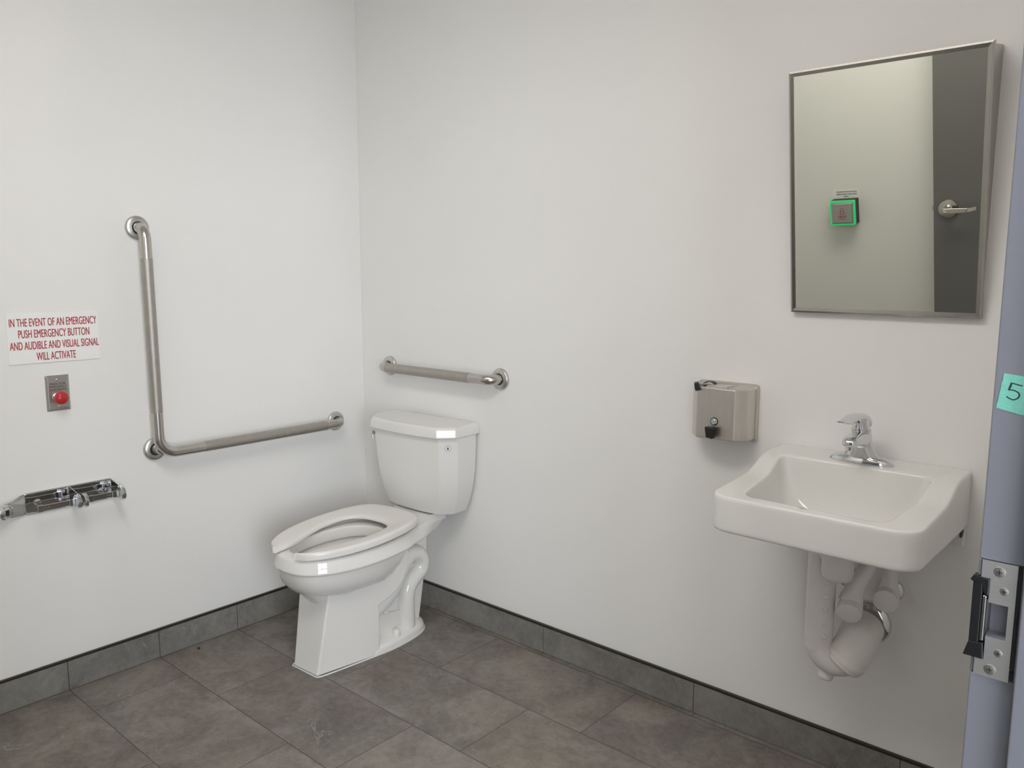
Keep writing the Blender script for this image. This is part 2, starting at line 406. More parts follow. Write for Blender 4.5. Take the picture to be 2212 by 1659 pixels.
# base tiles and metal edge
def baseboard(name, joints, tf, x0, x1):
    bm = BM()
    ends = [x0] + [j for j in joints if x0 < j < x1] + [x1]
    for a, b in zip(ends[:-1], ends[1:]):
        tf(bm, a + (0.0012 if a > x0 else 0), b - (0.0012 if b < x1 else 0), 0.0015, 0.100, 0.0, 0.009)
    o = struct(name, bm, M['base'], smooth=0, bevel=0.0008)
    g = BM(); tf(g, x0, x1, 0.0, 0.100, 0.0, 0.0072); obj('grout_joint', g, M['grout'], o, smooth=0)
    t = BM(); tf(t, x0, x1, 0.1003, 0.1085, 0.0, 0.0108); obj('edge_trim', t, M['trim_metal'], o, smooth=0, bevel=0.0015)
    return o
baseboard('baseboard_back', [0.4027 + 0.6072 * k for k in range(5)], lambda bm, a, b, z0, z1, d0, d1: add_box(bm, a, b, -d1, -d0, z0, z1), 0.0, XR)
baseboard('baseboard_left', [-0.6402 - 0.305 * k for k in range(-2, 6)][::-1], lambda bm, a, b, z0, z1, d0, d1: add_box(bm, d0, d1, a, b, z0, z1), YF, -0.0108)
baseboard('baseboard_front', [0.3, 0.91, 1.52, 2.13], lambda bm, a, b, z0, z1, d0, d1: add_box(bm, a, b, YF + d0, YF + d1, z0, z1), 0.0108, XR)
baseboard('baseboard_right', [-0.61], lambda bm, a, b, z0, z1, d0, d1: add_box(bm, XR - d1, XR - d0, a, b, z0, z1), JY0 + 0.05, -0.0108)

# ceiling lamp
lamp = thing('ceiling_light', 'flat white lit panel lamp in the room ceiling', 'ceiling light', (1.70, -1.65, H))
bm = BM(); lx0, lx1, ly0, ly1 = 1.10, 2.30, -1.87, -1.43
add_box(bm, lx0 - 0.02, lx1 + 0.02, ly0 - 0.02, ly0, H - 0.018, H - 0.0005); add_box(bm, lx0 - 0.02, lx1 + 0.02, ly1, ly1 + 0.02, H - 0.018, H - 0.0005)
add_box(bm, lx0 - 0.02, lx0, ly0, ly1, H - 0.018, H - 0.0005); add_box(bm, lx1, lx1 + 0.02, ly0, ly1, H - 0.018, H - 0.0005)
obj('lamp_frame', bm, M['white_metal'], lamp, smooth=0)
obj('diffuser', box(lx0, lx1, ly0, ly1, H - 0.012, H - 0.001), M['panel'], lamp, smooth=0)

# ------------------------------------------------------------------ toilet
TX = 0.482
toilet = thing('toilet', 'white two-piece toilet with open-front seat, standing on the floor in the corner', 'toilet', (TX, -0.66, 0))
NH = 40
def fy(y): return y if y > -0.5 else -0.5 + (y + 0.5) * 0.968
def half(pts, front=False): return resample(catmull([Vector((a, fy(b) if front else b, 0)) for a, b in pts], 8), NH)
def ring_of(hp, z, inset=0.0, cx=TX):
    """closed ring from right half outline (front to back), mirrored"""
    out = []
    N = len(hp)
    nn = []
    for i, p in enumerate(hp):
        a = hp[max(0, i - 1)]; b = hp[min(N - 1, i + 1)]; t = (b - a).normalized(); n_ = Vector((t.y, -t.x, 0))
        nn.append(n_)
    zz = z if callable(z) else (lambda p: z)
    R = []
    for p, n_ in zip(hp, nn):
        q = p - n_ * inset
        R.append(Vector((max(q.x, 0.0), q.y, zz(p))))
    right = [Vector((cx + q.x, q.y, q.z)) for q in R]
    left = [Vector((cx - q.x, q.y, q.z)) for q in reversed(R)]
    if R[0].x < 1e-4: left = left[:-1]
    if R[-1].x < 1e-4: left = left[1:]
    return right + left
rim_pts = [(0, -0.745), (0.052, -0.738), (0.100, -0.712), (0.140, -0.655), (0.166, -0.575), (0.176, -0.48), (0.171, -0.39), (0.155, -0.31), (0.135, -0.25), (0.118, -0.19), (0.107, -0.12), (0.101, -0.06)]
rim = half(rim_pts, True)
hole = half([(0, -0.685), (0.045, -0.675), (0.085, -0.635), (0.108, -0.57), (0.115, -0.50), (0.110, -0.43), (0.09, -0.365), (0.05, -0.325), (0, -0.315)], True)
# keep the same vertex count: rim ends away from the axis, hole ends on it -> nudge
hole[-1] = Vector((0.0002, hole[-1].y, 0))
low = half([(x * 0.998 - (0.003 if y > -0.3 and x > 0.05 else 0) - (0.018 if y > -0.13 else 0), y + 0.004 + (-0.035 if y > -0.1 else 0)) for x, y in rim_pts], True)
def scale_half(hp, sx, y0, sy): return [Vector((p.x * sx, y0 + (p.y - y0) * sy, 0)) for p in hp]
ZR = 0.428
bm = BM()
rings = [ring_of(scale_half(hole, 0.30, -0.45, 0.30), 0.175), ring_of(scale_half(hole, 0.66, -0.46, 0.66), 0.215), ring_of(scale_half(hole, 0.90, -0.49, 0.92), 0.285),
         ring_of(scale_half(hole, 1.04, -0.5, 1.03), 0.345), ring_of(scale_half(hole, 1.08, -0.5, 1.05), 0.375), ring_of(scale_half(hole, 1.06, -0.5, 1.04), 0.385), ring_of(scale_half(hole, 1.01, -0.5, 1.005), 0.387),
         ring_of(hole, 0.392), ring_of(hole, ZR - 0.006), ring_of(hole, ZR, -0.006), ring_of(rim, ZR, 0.024), ring_of(rim, ZR - 0.002, 0.0170), ring_of(rim, ZR - 0.007, 0.0128), ring_of(rim, ZR - 0.012, 0.0112),
         ring_of(low, 0.386, 0.0), ring_of(low, 0.380, 0.0005), ring_of(low, 0.3755, 0.004), ring_of(low, 0.3745, 0.010)]
add_loft(bm, rings, cap0=True, cap1=True)
# belly below the rim
def belly(w_, yf, yr): return half([(0, yf), (w_ * 0.36, yf + 0.007), (w_ * 0.66, yf + 0.04), (w_ * 0.90, yf + 0.125), (w_, yf + 0.24), (w_ * 0.95, (yf + yr) / 2 + 0.10), (w_ * 0.80, yr - 0.05), (w_ * 0.45, yr - 0.008), (0, yr)], True)
br = [(0.163, -0.732, -0.235, 0.380), (0.160, -0.727, -0.245, 0.352), (0.152, -0.714, -0.262, 0.322), (0.139, -0.692, -0.285, 0.294), (0.122, -0.655, -0.315, 0.279), (0.100, -0.612, -0.35, 0.271), (0.06, -0.56, -0.40, 0.267)]
add_loft(bm, [ring_of(belly(a, b, c), z) for a, b, c, z in br], cap0=True, cap1=True)
# raised ledge the tank sits on
add_box(bm, TX - 0.098, TX + 0.098, -0.150, -0.055, 0.42, 0.452)
obj('bowl', bm, M['ceramic'], toilet, smooth=50, wn=True)

# front pedestal skirt: profile in (y, z), width changes front to back
def skirt_hw(y, z): return 0.066 + (y + 0.66) / 0.26 * 0.046 + z * 0.02
prof = [(-0.662, 0.0), (-0.657, 0.02), (-0.612, 0.285), (-0.60, 0.33), (-0.32, 0.372), (-0.292, 0.365), (-0.292, 0.325), (-0.298, 0.290), (-0.312, 0.258), (-0.334, 0.230), (-0.368, 0.207), (-0.416, 0.188), (-0.412, 0.0)]
bm = BM(); add_prism(bm, prof, lambda p: (TX + skirt_hw(*p), p[0], p[1]), lambda p: (TX - skirt_hw(*p), p[0], p[1]))
bm2 = bm
obj('pedestal', bm, M['ceramic'], toilet, smooth=40, bevel=0.007, seg=3)
# rear spine, foot and trapway
bm = BM()
spine = [(-0.45, 0.02), (-0.45, 0.33), (-0.20, 0.385), (-0.105, 0.385), (-0.110, 0.28), (-0.135, 0.14), (-0.155, 0.03)]
add_prism(bm, spine, lambda p: (TX + 0.052, p[0], p[1]), lambda p: (TX - 0.052, p[0], p[1]))
obj('rear_body', bm, M['ceramic'], toilet, smooth=40, bevel=0.012, seg=3)
foot = half([(0.0, -0.652), (0.10, -0.60), (0.110, -0.50), (0.113, -0.41), (0.113, -0.33), (0.106, -0.25), (0.085, -0.175), (0.05, -0.135), (0.0, -0.122)])
foot = [p for p in foot]
def fz(h, k): return [Vector((p.x * k, p.y if p.y < -0.39 else -0.39 + (p.y + 0.39) * k, 0)) for p in foot]
bm = BM()
back = half([(0.100, -0.45), (0.113, -0.41), (0.113, -0.33), (0.107, -0.25), (0.088, -0.178), (0.05, -0.138), (0.0, -0.125)])
add_loft(bm, [ring_of(back, 0.0), ring_of(back, 0.016), ring_of(back, 0.026, 0.004), ring_of(back, 0.033, 0.012), ring_of(back, 0.040, 0.030), ring_of(back, 0.050, 0.044)], cap0=True, cap1=True)
obj('foot', bm, M['ceramic'], toilet, smooth=60)
trap_yz = [(-0.44, 0.135), (-0.385, 0.152), (-0.335, 0.174), (-0.296, 0.205), (-0.268, 0.248), (-0.245, 0.286), (-0.208, 0.306), (-0.172, 0.298), (-0.152, 0.268), (-0.160, 0.234), (-0.190, 0.212), (-0.217, 0.190), (-0.230, 0.158), (-0.233, 0.115), (-0.232, 0.07), (-0.230, 0.03)]
for s in (1, -1):
    p = catmull([(TX + s * (0.060 if y > -0.4 else 0.05), y - 0.006, z + 0.004) for y, z in trap_yz], 6)
    obj('trapway', tube(p, 0.034, seg=24), M['ceramic'], toilet, smooth=60)
    b2 = lathe([(0.017, 0), (0.0165, 0.010), (0.014, 0.020), (0.010, 0.025), (0.003, 0.027)], (TX + s * 0.088, -0.315, 0.030), (0, 0, 1), 24)
    obj('bolt_cap', b2, M['ceramic'], toilet, smooth=60)
# web between the trapway legs, behind the skirt
bm = BM(); add_prism(bm, [(-0.41, 0.03), (-0.41, 0.15), (-0.345, 0.165), (-0.335, 0.118), (-0.225, 0.10), (-0.225, 0.03)], lambda p: (TX + 0.068, p[0], p[1]), lambda p: (TX - 0.068, p[0], p[1]))
add_prism(bm, [(-0.372, 0.165), (-0.345, 0.165), (-0.335, 0.12), (-0.36, 0.12)], lambda p: (TX + 0.080, p[0], p[1]), lambda p: (TX - 0.080, p[0], p[1]))
obj('web', bm, M['ceramic'], toilet, smooth=40, bevel=0.008, seg=3)
# bead of caulk round the foot
ck = [(TX - 0.066, -0.664, 0.001), (TX + 0.066, -0.664, 0.001), (TX + 0.079, -0.63, 0.001), (TX + 0.109, -0.42, 0.001), (TX + 0.115, -0.34, 0.001), (TX + 0.109, -0.25, 0.001), (TX + 0.088, -0.175, 0.001), (TX + 0.05, -0.136, 0.001), (TX, -0.123, 0.001)]
ck = resample(catmull(ck[1:], 6), 60)
ck = [Vector(v) for v in ck]
full = [Vector((2 * TX - v.x, v.y, v.z)) for v in reversed(ck[:-1])][::-1]
path = ck + full[::-1][0:]
obj('caulk_bead', tube(ck + [Vector((2 * TX - v.x, v.y, v.z)) for v in reversed(ck[:-1])] + [ck[0]], 0.0032, seg=8), M['caulk'], toilet, smooth=60)

# seat ring, open at the front
so = resample(catmull([Vector((a, fy(b), 0)) for a, b in [(0.056, -0.733), (0.095, -0.716), (0.140, -0.655), (0.170, -0.57), (0.183, -0.475), (0.181, -0.385), (0.169, -0.305), (0.146, -0.243), (0.108, -0.208), (0.058, -0.196), (0, -0.193)]], 10), 46)
si = resample(catmull([Vector((a, fy(b), 0)) for a, b in [(0.050, -0.728), (0.056, -0.66), (0.078, -0.585), (0.103, -0.505), (0.113, -0.435), (0.108, -0.375), (0.085, -0.335), (0.045, -0.318), (0, -0.314)]], 10), 46)
def seat_ring(o_, i_):
    zt = 0.4565 + 0.016 * (o_.y + 0.73) / 0.5
    pts = []
    prof = [(0.0, 0.000), (0.0, 0.0065), (0.03, 0.0105), (0.10, 0.0135), (0.30, 0.0175), (0.60, 0.0220), (0.82, 0.0245), (0.92, 0.0243), (0.97, 0.0220), (0.995, 0.0175), (1.0, 0.012), (1.0, 0.0), (0.95, -0.001), (0.06, -0.001)]
    for t, h in prof:
        p = i_.lerp(o_, t); pts.append(Vector((p.x, p.y, zt - 0.025 + h)))
    return pts
right = [seat_ring(a, b) for a, b in zip(so, si)]
leftr = [[Vector((-q.x, q.y, q.z)) for q in r] for r in reversed(right[:-1])]
allr = right + leftr
rotz = Matrix.Translation((TX - 0.004, -0.62, 0)) @ Matrix.Rotation(math.radians(2.2), 4, 'Z') @ Matrix.Translation((0, 0.62, 0))
# rounded ends
def endcap(r, d):
    c = sum(r, Vector()) / len(r); return [c + (q - c) * 0.86 + Vector((0, -d, 0)) for q in r]
allr = [endcap(allr[0], 0.006)] + allr + [endcap(allr[-1], 0.006)]
seat = obj('seat', loft([[rotz @ q for q in r] for r in allr]), M['seat'], toilet, smooth=60, wn=True)
for s in (1, -1):
    obj('seat_hinge', box(TX + s * 0.07 - 0.02, TX + s * 0.07 + 0.02, -0.235, -0.195, ZR, 0.446), M['seat'], seat, smooth=0, bevel=0.004)

# tank
TC = 0.490
def tank_ring(hw, yb, yf, ch, z, bow=0.012, inset=0.0, hl=None):
    hl = (hl or hw) - inset
    hw -= inset; yb -= inset; yf += inset
    c = ch
    P = [(hw, yb), (hw, yf + c * 1.05 + bow)]
    P += [(hw - c, yf + bow)]
    n = 9
    for k in range(1, n):
        t = k / n; x = (hw - c) * (1 - 2 * t); P.append((x, yf + bow * (x / (hw - c)) ** 2))
    P += [(-(hw - c), yf + bow), (-hw, yf + c * 1.05 + bow), (-hw, yb)]
    return [Vector((TC + (x if x > 0 else x * hl / hw), y, z)) for x, y in P]
tk = [(0.163, -0.139, 0.456, 0.034, 0.176), (0.169, -0.145, 0.462, 0.036, 0.182), (0.1835, -0.154, 0.495, 0.040, 0.191), (0.196, -0.163, 0.53, 0.043, 0.201), (0.206, -0.172, 0.57, 0.046, 0.207), (0.2135, -0.179, 0.62, 0.048, 0.2125), (0.218, -0.184, 0.68, 0.049, 0.217), (0.220, -0.188, 0.74, 0.050, 0.220), (0.221, -0.190, 0.772, 0.050, 0.221)]
bm = loft([tank_ring(hw, -0.020, yf, ch, z, hl=hl) for hw, yf, z, ch, hl in tk])
tank = obj('tank', bm, M['ceramic'], toilet, smooth=18, bevel=0.004, seg=3)
bm = loft([tank_ring(0.228, -0.012, -0.206, 0.050, 0.765, inset=0.003), tank_ring(0.228, -0.012, -0.206, 0.050, 0.7685), tank_ring(0.2255, -0.012, -0.2035, 0.050, 0.796), tank_ring(0.2255, -0.012, -0.2035, 0.050, 0.804, inset=0.0035), tank_ring(0.2255, -0.012, -0.2035, 0.052, 0.8085, inset=0.012)])
obj('tank_lid', bm, M['ceramic'], toilet, smooth=24, bevel=0.003, seg=3)
bm = BM(); add_box(bm, TX - 0.092, TX + 0.094, -0.105, -0.050, 0.429, 0.457)
obj('tank_gasket', bm, M['dark_gap'], toilet, smooth=0)
# flush lever on the left flank
bm = BM(); add_box(bm, TC - 0.2250, TC - 0.2150, -0.150, -0.128, 0.726, 0.738)
add_tube(bm, [(TC - 0.2225, -0.139, 0.742), (TC - 0.2255, -0.140, 0.728), (TC - 0.2225, -0.141, 0.708)], [0.0035, 0.004, 0.0045], seg=12)
obj('flush_lever', bm, M['chrome'], toilet, smooth=50)
# round water-drop sticker on the right-hand chamfer
cn = Vector((0.0525, -0.0498, 0.0)).normalized()
ex = Vector((0.0498, 0.0525, 0)).normalized()
lo = Vector((TC + 0.1946, -0.1493, 0.728))
fm = frame_mtx(lo + cn * 0.0008, ex, (0.0, 0.0, 1))
bm = BM()
for k in range(22):
    a = 2 * PI * k / 22 + 0.1
    m2 = Matrix.Rotation(a, 4, 'Z') @ Matrix.Translation((0.0112, 0, 0.0006))
    add_box(bm, -0.0011, 0.0011, -0.0007 - 0.0004 * (k % 3), 0.0007, -0.0001, 0.0001, mtx=m2)
# drop outline, blue with a tan edge, joined into the sticker as one flat print each
drop = [(0.0042 * math.sin(t) * (math.sin(t / 2) ** 1.2), -0.0055 * math.cos(t) * -1 * 1.0 - 0.0002) for t in [2 * PI * k / 28 for k in range(28)]]
def flatpoly(bm, pts, z, k=1.0):
    vs = [bm.verts.new((x * k, y * k, z)) for x, y in pts]; bm.faces.new(vs); return bm
PRINT = []
PRINT.append(('grey', bm))

# join print meshes into one sticker mesh with several materials (surface pattern stays in its part)
def multi(name, parts, parent, mtx=None, smooth=0, label=None):
    """parts: list of (bm, material) joined in one mesh with one slot each"""
    me = bpy.data.meshes.new(name); tot = bmesh.new(); mats = []
    for i, (b, m_) in enumerate(parts):
        mats.append(m_)
        for f in b.faces: f.material_index = i
        tmp = bpy.data.meshes.new('t'); b.to_mesh(tmp); b.free(); tot.from_mesh(tmp); bpy.data.meshes.remove(tmp)
    if mtx: bmesh.ops.transform(tot, matrix=mtx, verts=tot.verts[:])
    tot.to_mesh(me); tot.free()
    for m_ in mats: me.materials.append(m_)
    if smooth: me.shade_smooth(); me.set_sharp_from_angle(angle=math.radians(smooth))
    o = bpy.data.objects.new(name, me); C.objects.link(o)
    if parent is not None: o.parent = parent; o.matrix_parent_inverse = parent.matrix_basis.inverted()
    if label: o['label'] = label
    return o
multi('sticker', [(lathe([(0.0135, 0), (0.0135, 0.0004)], (0, 0, 0), (0, 0, 1), 32), M['label']), (PRINT[0][1], M['grey_print']),
                  (flatpoly(BM(), drop, 0.00055, 1.18), M['orange']), (flatpoly(BM(), drop, 0.0007, 0.95), M['blue'])], tank, mtx=fm, label='round white sticker with a blue water drop')

toilet.rotation_euler = (0, 0, math.radians(2.5))     # set a little askew to the wall

# ------------------------------------------------------------------ grab bars
def grab_bar(t, path_core, splits, flanges, axis):
    """path_core: full centre line; splits: (start,end) arc fractions of the peened grips"""
    P = path_core
    obj('bar', tube(P, 0.0188, seg=28), M['satin'], t, smooth=60)
    for a, b in splits:
        d = (Vector(b) - Vector(a)); n = 6
        g = [Vector(a) + d * k / n for k in range(n + 1)]
        obj('peened_grip', tube(g, 0.0191, seg=28), M['peened'], t, smooth=60)
    for f in flanges:
        bm = lathe([(0.040, 0.0005), (0.040, 0.004), (0.0385, 0.008), (0.036, 0.0105), (0.026, 0.0125), (0.021, 0.013), (0.0205, 0.0125)], f, axis, 40)
        o = obj('flange', bm, M['flange'], t, smooth=40)
        bm = lathe([(0.0215, 0.0120), (0.0215, 0.0134), (0.0193, 0.0134)], f, axis, 32)
        obj('flange_gap', bm, M['dark_gap'], o, smooth=40)
LB = 0.057
gb = thing('grab_bar', 'long L-shaped stainless steel grab bar on the left wall beside the toilet', 'grab bar', (0, -0.926, 0.749))
va = (0.0, -0.929, 1.511); vb = (LB, -0.926, 0.747)
P = fillet([(0.002, -0.931, 1.512), (LB, -0.931, 1.512), (LB, -0.925, 0.748), (LB, -0.152, 0.748), (0.002, -0.152, 0.748)], [0.042, 0.062, 0.042], 12)
grab_bar(gb, P, [((LB, -0.9302, 1.411), (LB, -0.9262, 0.893)), ((LB, -0.763, 0.748), (LB, -0.240, 0.748))], [(0, -0.931, 1.512), (0, -0.917, 0.757), (0, -0.152, 0.748)], (1, 0, 0))
obj('corner_post', tube([(0.004, -0.917, 0.757), (0.03, -0.914, 0.759), (0.052, -0.912, 0.761)], 0.0180, seg=24), M['satin'], gb, smooth=60)
gb2 = thing('grab_bar', 'short straight stainless steel grab bar on the back wall above the toilet tank', 'grab bar', (0.49, 0, 0.982))
P = fillet([(0.182, -0.002, 0.982), (0.182, -LB, 0.982), (0.797, -LB, 0.982), (0.797, -0.002, 0.982)], [0.040, 0.040], 12)
grab_bar(gb2, P, [((0.229, -LB, 0.982), (0.697, -LB, 0.982))], [(0.182, 0, 0.982), (0.797, 0, 0.982)], (0, -1, 0))

# ------------------------------------------------------------------ emergency sign and push station on the left wall
EYL, EZ = Vector((0, 1, 0)), Vector((0, 0, 1))
ez = thing('emergency_sign', 'white rectangular notice with four lines of red capitals above the red button', 'sign', (0.0015, -1.21, 1.163))
obj('board', box(0.0004, 0.003, -1.3435, -1.0775, 1.0865, 1.2395), M['sign_white'], ez, smooth=0, bevel=0.0006)
for i, (body, yc, wd, zb) in enumerate([('IN THE EVENT OF AN EMERGENCY', -1.2085, 0.2530, 1.2015), ('PUSH EMERGENCY BUTTON', -1.209, 0.206, 1.1665), ('AND AUDIBLE AND VISUAL SIGNAL', -1.2085, 0.259, 1.1305), ('WILL ACTIVATE', -1.209, 0.114, 1.0955)]):
    text_obj('lettering', body, 0.0352, M['red_print'], ez, frame_mtx((0.0032, yc, zb), EYL, EZ), bold=0.00032, width=wd, depth=0.0003)
# push station
pb = thing('emergency_push_station', 'small steel wall plate with a red mushroom emergency button below the white notice', 'emergency button', (0, -1.2125, 0.9875))
py0, py1, pz0, pz1 = -1.248, -1.178, 0.931, 1.044
def plate_rings(x0, x1, y0, y1, z0, z1, d):
    return [[Vector((x0, y, z)) for y, z in ((y0, z0), (y1, z0), (y1, z1), (y0, z1))], [Vector((x0 + 0.001, y, z)) for y, z in ((y0, z0), (y1, z0), (y1, z1), (y0, z1))],
            [Vector((x1, y, z)) for y, z in ((y0 + d, z0 + d), (y1 - d, z0 + d), (y1 - d, z1 - d), (y0 + d, z1 - d))]]
obj('plate', loft(plate_rings(0.0005, 0.0065, py0, py1, pz0, pz1, 0.006)), M['brushed'], pb, smooth=0, bevel=0.001)
for zz in (1.030, 0.9455):
    sc = lathe([(0.0042, 0), (0.0042, 0.0008), (0.003, 0.0018), (0.0005, 0.0020)], (0.0065, -1.2145, zz), (1, 0, 0), 20)
    o = obj('screw', sc, M['chrome'], pb, smooth=50)
    obj('screw_slot', box(0.0083, 0.0087, -1.2145 - 0.0032, -1.2145 + 0.0032, zz - 0.0005, zz + 0.0005), M['dark_gap'], o, smooth=0)
kc = (0.0065, -1.2165, 0.9755)
obj('collar', lathe([(0.0145, 0), (0.0145, 0.003), (0.0120, 0.004), (0.0120, 0.006), (0.0130, 0.0065), (0.0130, 0.012), (0.0100, 0.013), (0.0100, 0.028)], kc, (1, 0, 0), 32), M['chrome'], pb, smooth=40)
obj('push_button', lathe([(0.010, 0.026), (0.0195, 0.027), (0.0203, 0.030), (0.0203, 0.034), (0.0190, 0.0385), (0.0150, 0.0425), (0.008, 0.0447), (0.001, 0.0452)], kc, (1, 0, 0), 40), M['red_knob'], pb, smooth=60, label='red mushroom push button')
for body, zb, wd in (('PRESS FOR', 1.0140, 0.0475), ('EMERGENCY', 1.0052, 0.0515), ('ASSISTANCE', 0.9960, 0.0505)):
    text_obj('lettering', body, 0.0095, M['black_print'], pb, frame_mtx((0.0066, -1.2140, zb), EYL, EZ), width=wd, depth=0.0002, bold=0.0001)
bm = BM(); add_box(bm, 0.0064, 0.0067, -1.2030, -1.1860, 0.9400, 0.9405); add_box(bm, 0.0064, 0.0067, -1.2000, -1.1875, 0.9385, 0.9390)
add_prism(bm, [(-1.2075, 0.9415), (-1.2055, 0.9415), (-1.2060, 0.9365), (-1.2072, 0.9365)], lambda p: (0.0064, p[0], p[1]), lambda p: (0.0067, p[0], p[1]))
obj('maker_mark', bm, M['black_print'], pb, smooth=0)

# ------------------------------------------------------------------ double toilet paper holder (empty) on the left wall
tp = thing('toilet_paper_holder', 'empty chrome double toilet paper holder on the left wall under the emergency button', 'toilet paper holder', (0, -1.2, 0.65))
# back plate: pressed tray with a rolled rim
def yz_rr(y0, y1, z0, z1, r): return rrect(y0, y1, z0, z1, (r,) * 4, nc=5, ns=2)
o_ = yz_rr(-1.338, -1.066, 0.614, 0.684, 0.010); 
def inset_(d): return yz_rr(-1.338 + d, -1.066 - d, 0.614 + d, 0.684 - d, max(0.003, 0.010 - d))
bm = loft([[Vector((x, y, z)) for y, z in inset_(d)] for x, d in ((0.0005, 0.0), (0.003, 0.0), (0.0055, 0.001), (0.0065, 0.003), (0.0055, 0.005), (0.003, 0.0065))])
obj('back_plate', bm, M['chrome'], tp, smooth=50)
obj('mount_screw', lathe([(0.012, 0), (0.010, 0.004), (0.005, 0.005), (0.004, 0.003), (0.001, 0.003)], (0.003, -1.105, 0.645), (1, 0, 0), 20), M['chrome'], tp, smooth=50)
obj('mount_screw', lathe([(0.012, 0), (0.010, 0.004), (0.005, 0.005), (0.004, 0.003), (0.001, 0.003)], (0.003, -1.298, 0.648), (1, 0, 0), 20), M['chrome'], tp, smooth=50)
AX = 0.070
def arm(y0, name='arm'):
    # a tapering bracket plate from the back plate out to the roller boss
    bm = BM()
    out = [(0.004, 0.680), (0.018, 0.676), (0.050, 0.664), (AX + 0.002, 0.660), (AX + 0.014, 0.653), (AX + 0.018, 0.643), (AX + 0.014, 0.632), (AX + 0.002, 0.626), (0.050, 0.622), (0.018, 0.618), (0.004, 0.616)]
    def f(y): return lambda p: (p[0], y(p[0]), p[1])
    yy0 = lambda x: y0[0] + (y0[1] - y0[0]) * min(1, max(0, (x - 0.004) / (AX - 0.03)))
    add_prism(bm, out, f(yy0), f(lambda x: yy0(x) + 0.0022))
    return obj(name, bm, M['chrome'], tp, smooth=30, bevel=0.0006)
def boss(y, w_):
    return obj('roller_boss', lathe([(0.012, -w_), (0.0215, -w_), (0.0235, -w_ + 0.002), (0.0235, -w_ * 0.45), (0.0210, -w_ * 0.35), (0.0210, w_ * 0.1), (0.0235, w_ * 0.2), (0.0235, w_ - 0.002), (0.0215, w_), (0.009, w_ + 0.001)], (AX, y, 0.643), (0, 1, 0), 32), M['chrome'], tp, smooth=40)
arm((-1.203, -1.196)); arm((-1.072, -1.066))
# the left arm is swung open, its face turned to the room
ax_ = Vector((0.93, 0.35, -0.06)).normalized(); c0 = Vector((0.030, -1.396, 0.643))
e2 = Vector((0, 0, 1)); e1 = e2.cross(ax_).normalized(); e2 = ax_.cross(e1)
bm = BM()
lm = frame_mtx((0.006, -1.336, 0.650), (Vector((c0.x - 0.004, c0.y, 0.650)) - Vector((0.006, -1.336, 0.650))), e2)
out = [(0.0, 0.033), (0.012, 0.031), (0.040, 0.020), (0.062, 0.018), (0.080, 0.010), (0.084, -0.007), (0.080, -0.022), (0.062, -0.030), (0.035, -0.032), (0.012, -0.034), (0.0, -0.035)]
add_prism(bm, out, lambda p: (p[0], p[1], 0.0), lambda p: (p[0], p[1], 0.0022))
bmesh.ops.transform(bm, matrix=lm, verts=bm.verts[:])
la = obj('arm', bm, M['chrome'], tp, smooth=30, bevel=0.0006)
bL = obj('roller_boss', lathe([(0.0225, -0.004), (0.0235, 0.0), (0.0225, 0.004), (0.0195, 0.006), (0.0180, 0.0055), (0.0165, 0.008), (0.001, 0.0085)], c0, ax_, 36), M['chrome'], tp, smooth=40)
bm = box(-0.0055, 0.0055, -0.0085, 0.0085, 0.0082, 0.0092); bmesh.ops.transform(bm, matrix=frame_mtx(c0, e1, e2), verts=bm.verts[:])
obj('lock_slot', bm, M['dark_gap'], bL, smooth=0)

boss(-1.203, 0.007); boss(-1.182, 0.006); boss(-1.066, 0.007)
def spindle(y0, y1):
    o = obj('spindle_bar', box(AX - 0.006, AX - 0.003, y0, y1, 0.634, 0.652), M['chrome'], tp, smooth=0, bevel=0.0008)
    for e, s in ((y0, 1), (y1, -1)):
        obj('spindle_clip', box(AX - 0.0075, AX - 0.0012, e + s * 0.004 - 0.0, e + s * 0.004 + s * 0.016, 0.6325, 0.6535) if s > 0 else box(AX - 0.0075, AX - 0.0012, e - 0.020, e - 0.004, 0.6325, 0.6535), M['chrome'], o, smooth=0, bevel=0.0008)
    for k in (0.028, 0.036):
        obj('rivet', lathe([(0.0018, 0), (0.0015, 0.0008), (0.0003, 0.001)], (AX - 0.003, y0 + k if y0 < -1.25 else y1 - k, 0.643), (1, 0, 0), 12), M['chrome'], o, smooth=50)
spindle(-1.322, -1.206); spindle(-1.174, -1.074)

# ------------------------------------------------------------------ soap dispenser
sd = thing('soap_dispenser', 'brushed steel wall soap dispenser with black push valve, left of the sink', 'soap dispenser', (1.694, 0, 0.975))
def sd_ring(z, d): 
    p = [(1.606, -0.012), (1.606, -0.052), (1.612, -0.064), (1.633, -0.086), (1.640, -0.0885), (1.748, -0.0885), (1.755, -0.086), (1.776, -0.064), (1.782, -0.052), (1.782, -0.012)]
    return [Vector((1.694 + (x - 1.694) * (1 - d / 0.088), y + (d if y < -0.02 else 0), z)) for x, y in p]
bm = loft([sd_ring(0.895, 0.010), sd_ring(0.8975, 0.004), sd_ring(0.902, 0.0), sd_ring(1.044, 0.0), sd_ring(1.0475, 0.003), sd_ring(1.049, 0.007)])
sbody = obj('body', bm, M['dispenser'], sd, smooth=28, bevel=0.0012)
bp_ = [(x, z) for x, z in rrect(1.600, 1.787, 0.890, 1.056, (0.010,) * 4, nc=6, ns=2)]
bq_ = [(x, z) for x, z in rrect(1.603, 1.784, 0.893, 1.053, (0.009,) * 4, nc=6, ns=2)]
bm = loft([[Vector((x, -0.0005, z)) for x, z in bp_], [Vector((x, -0.010, z)) for x, z in bp_], [Vector((x, -0.014, z)) for x, z in bq_]])
obj('back_plate', bm, M['dispenser'], sd, smooth=35)
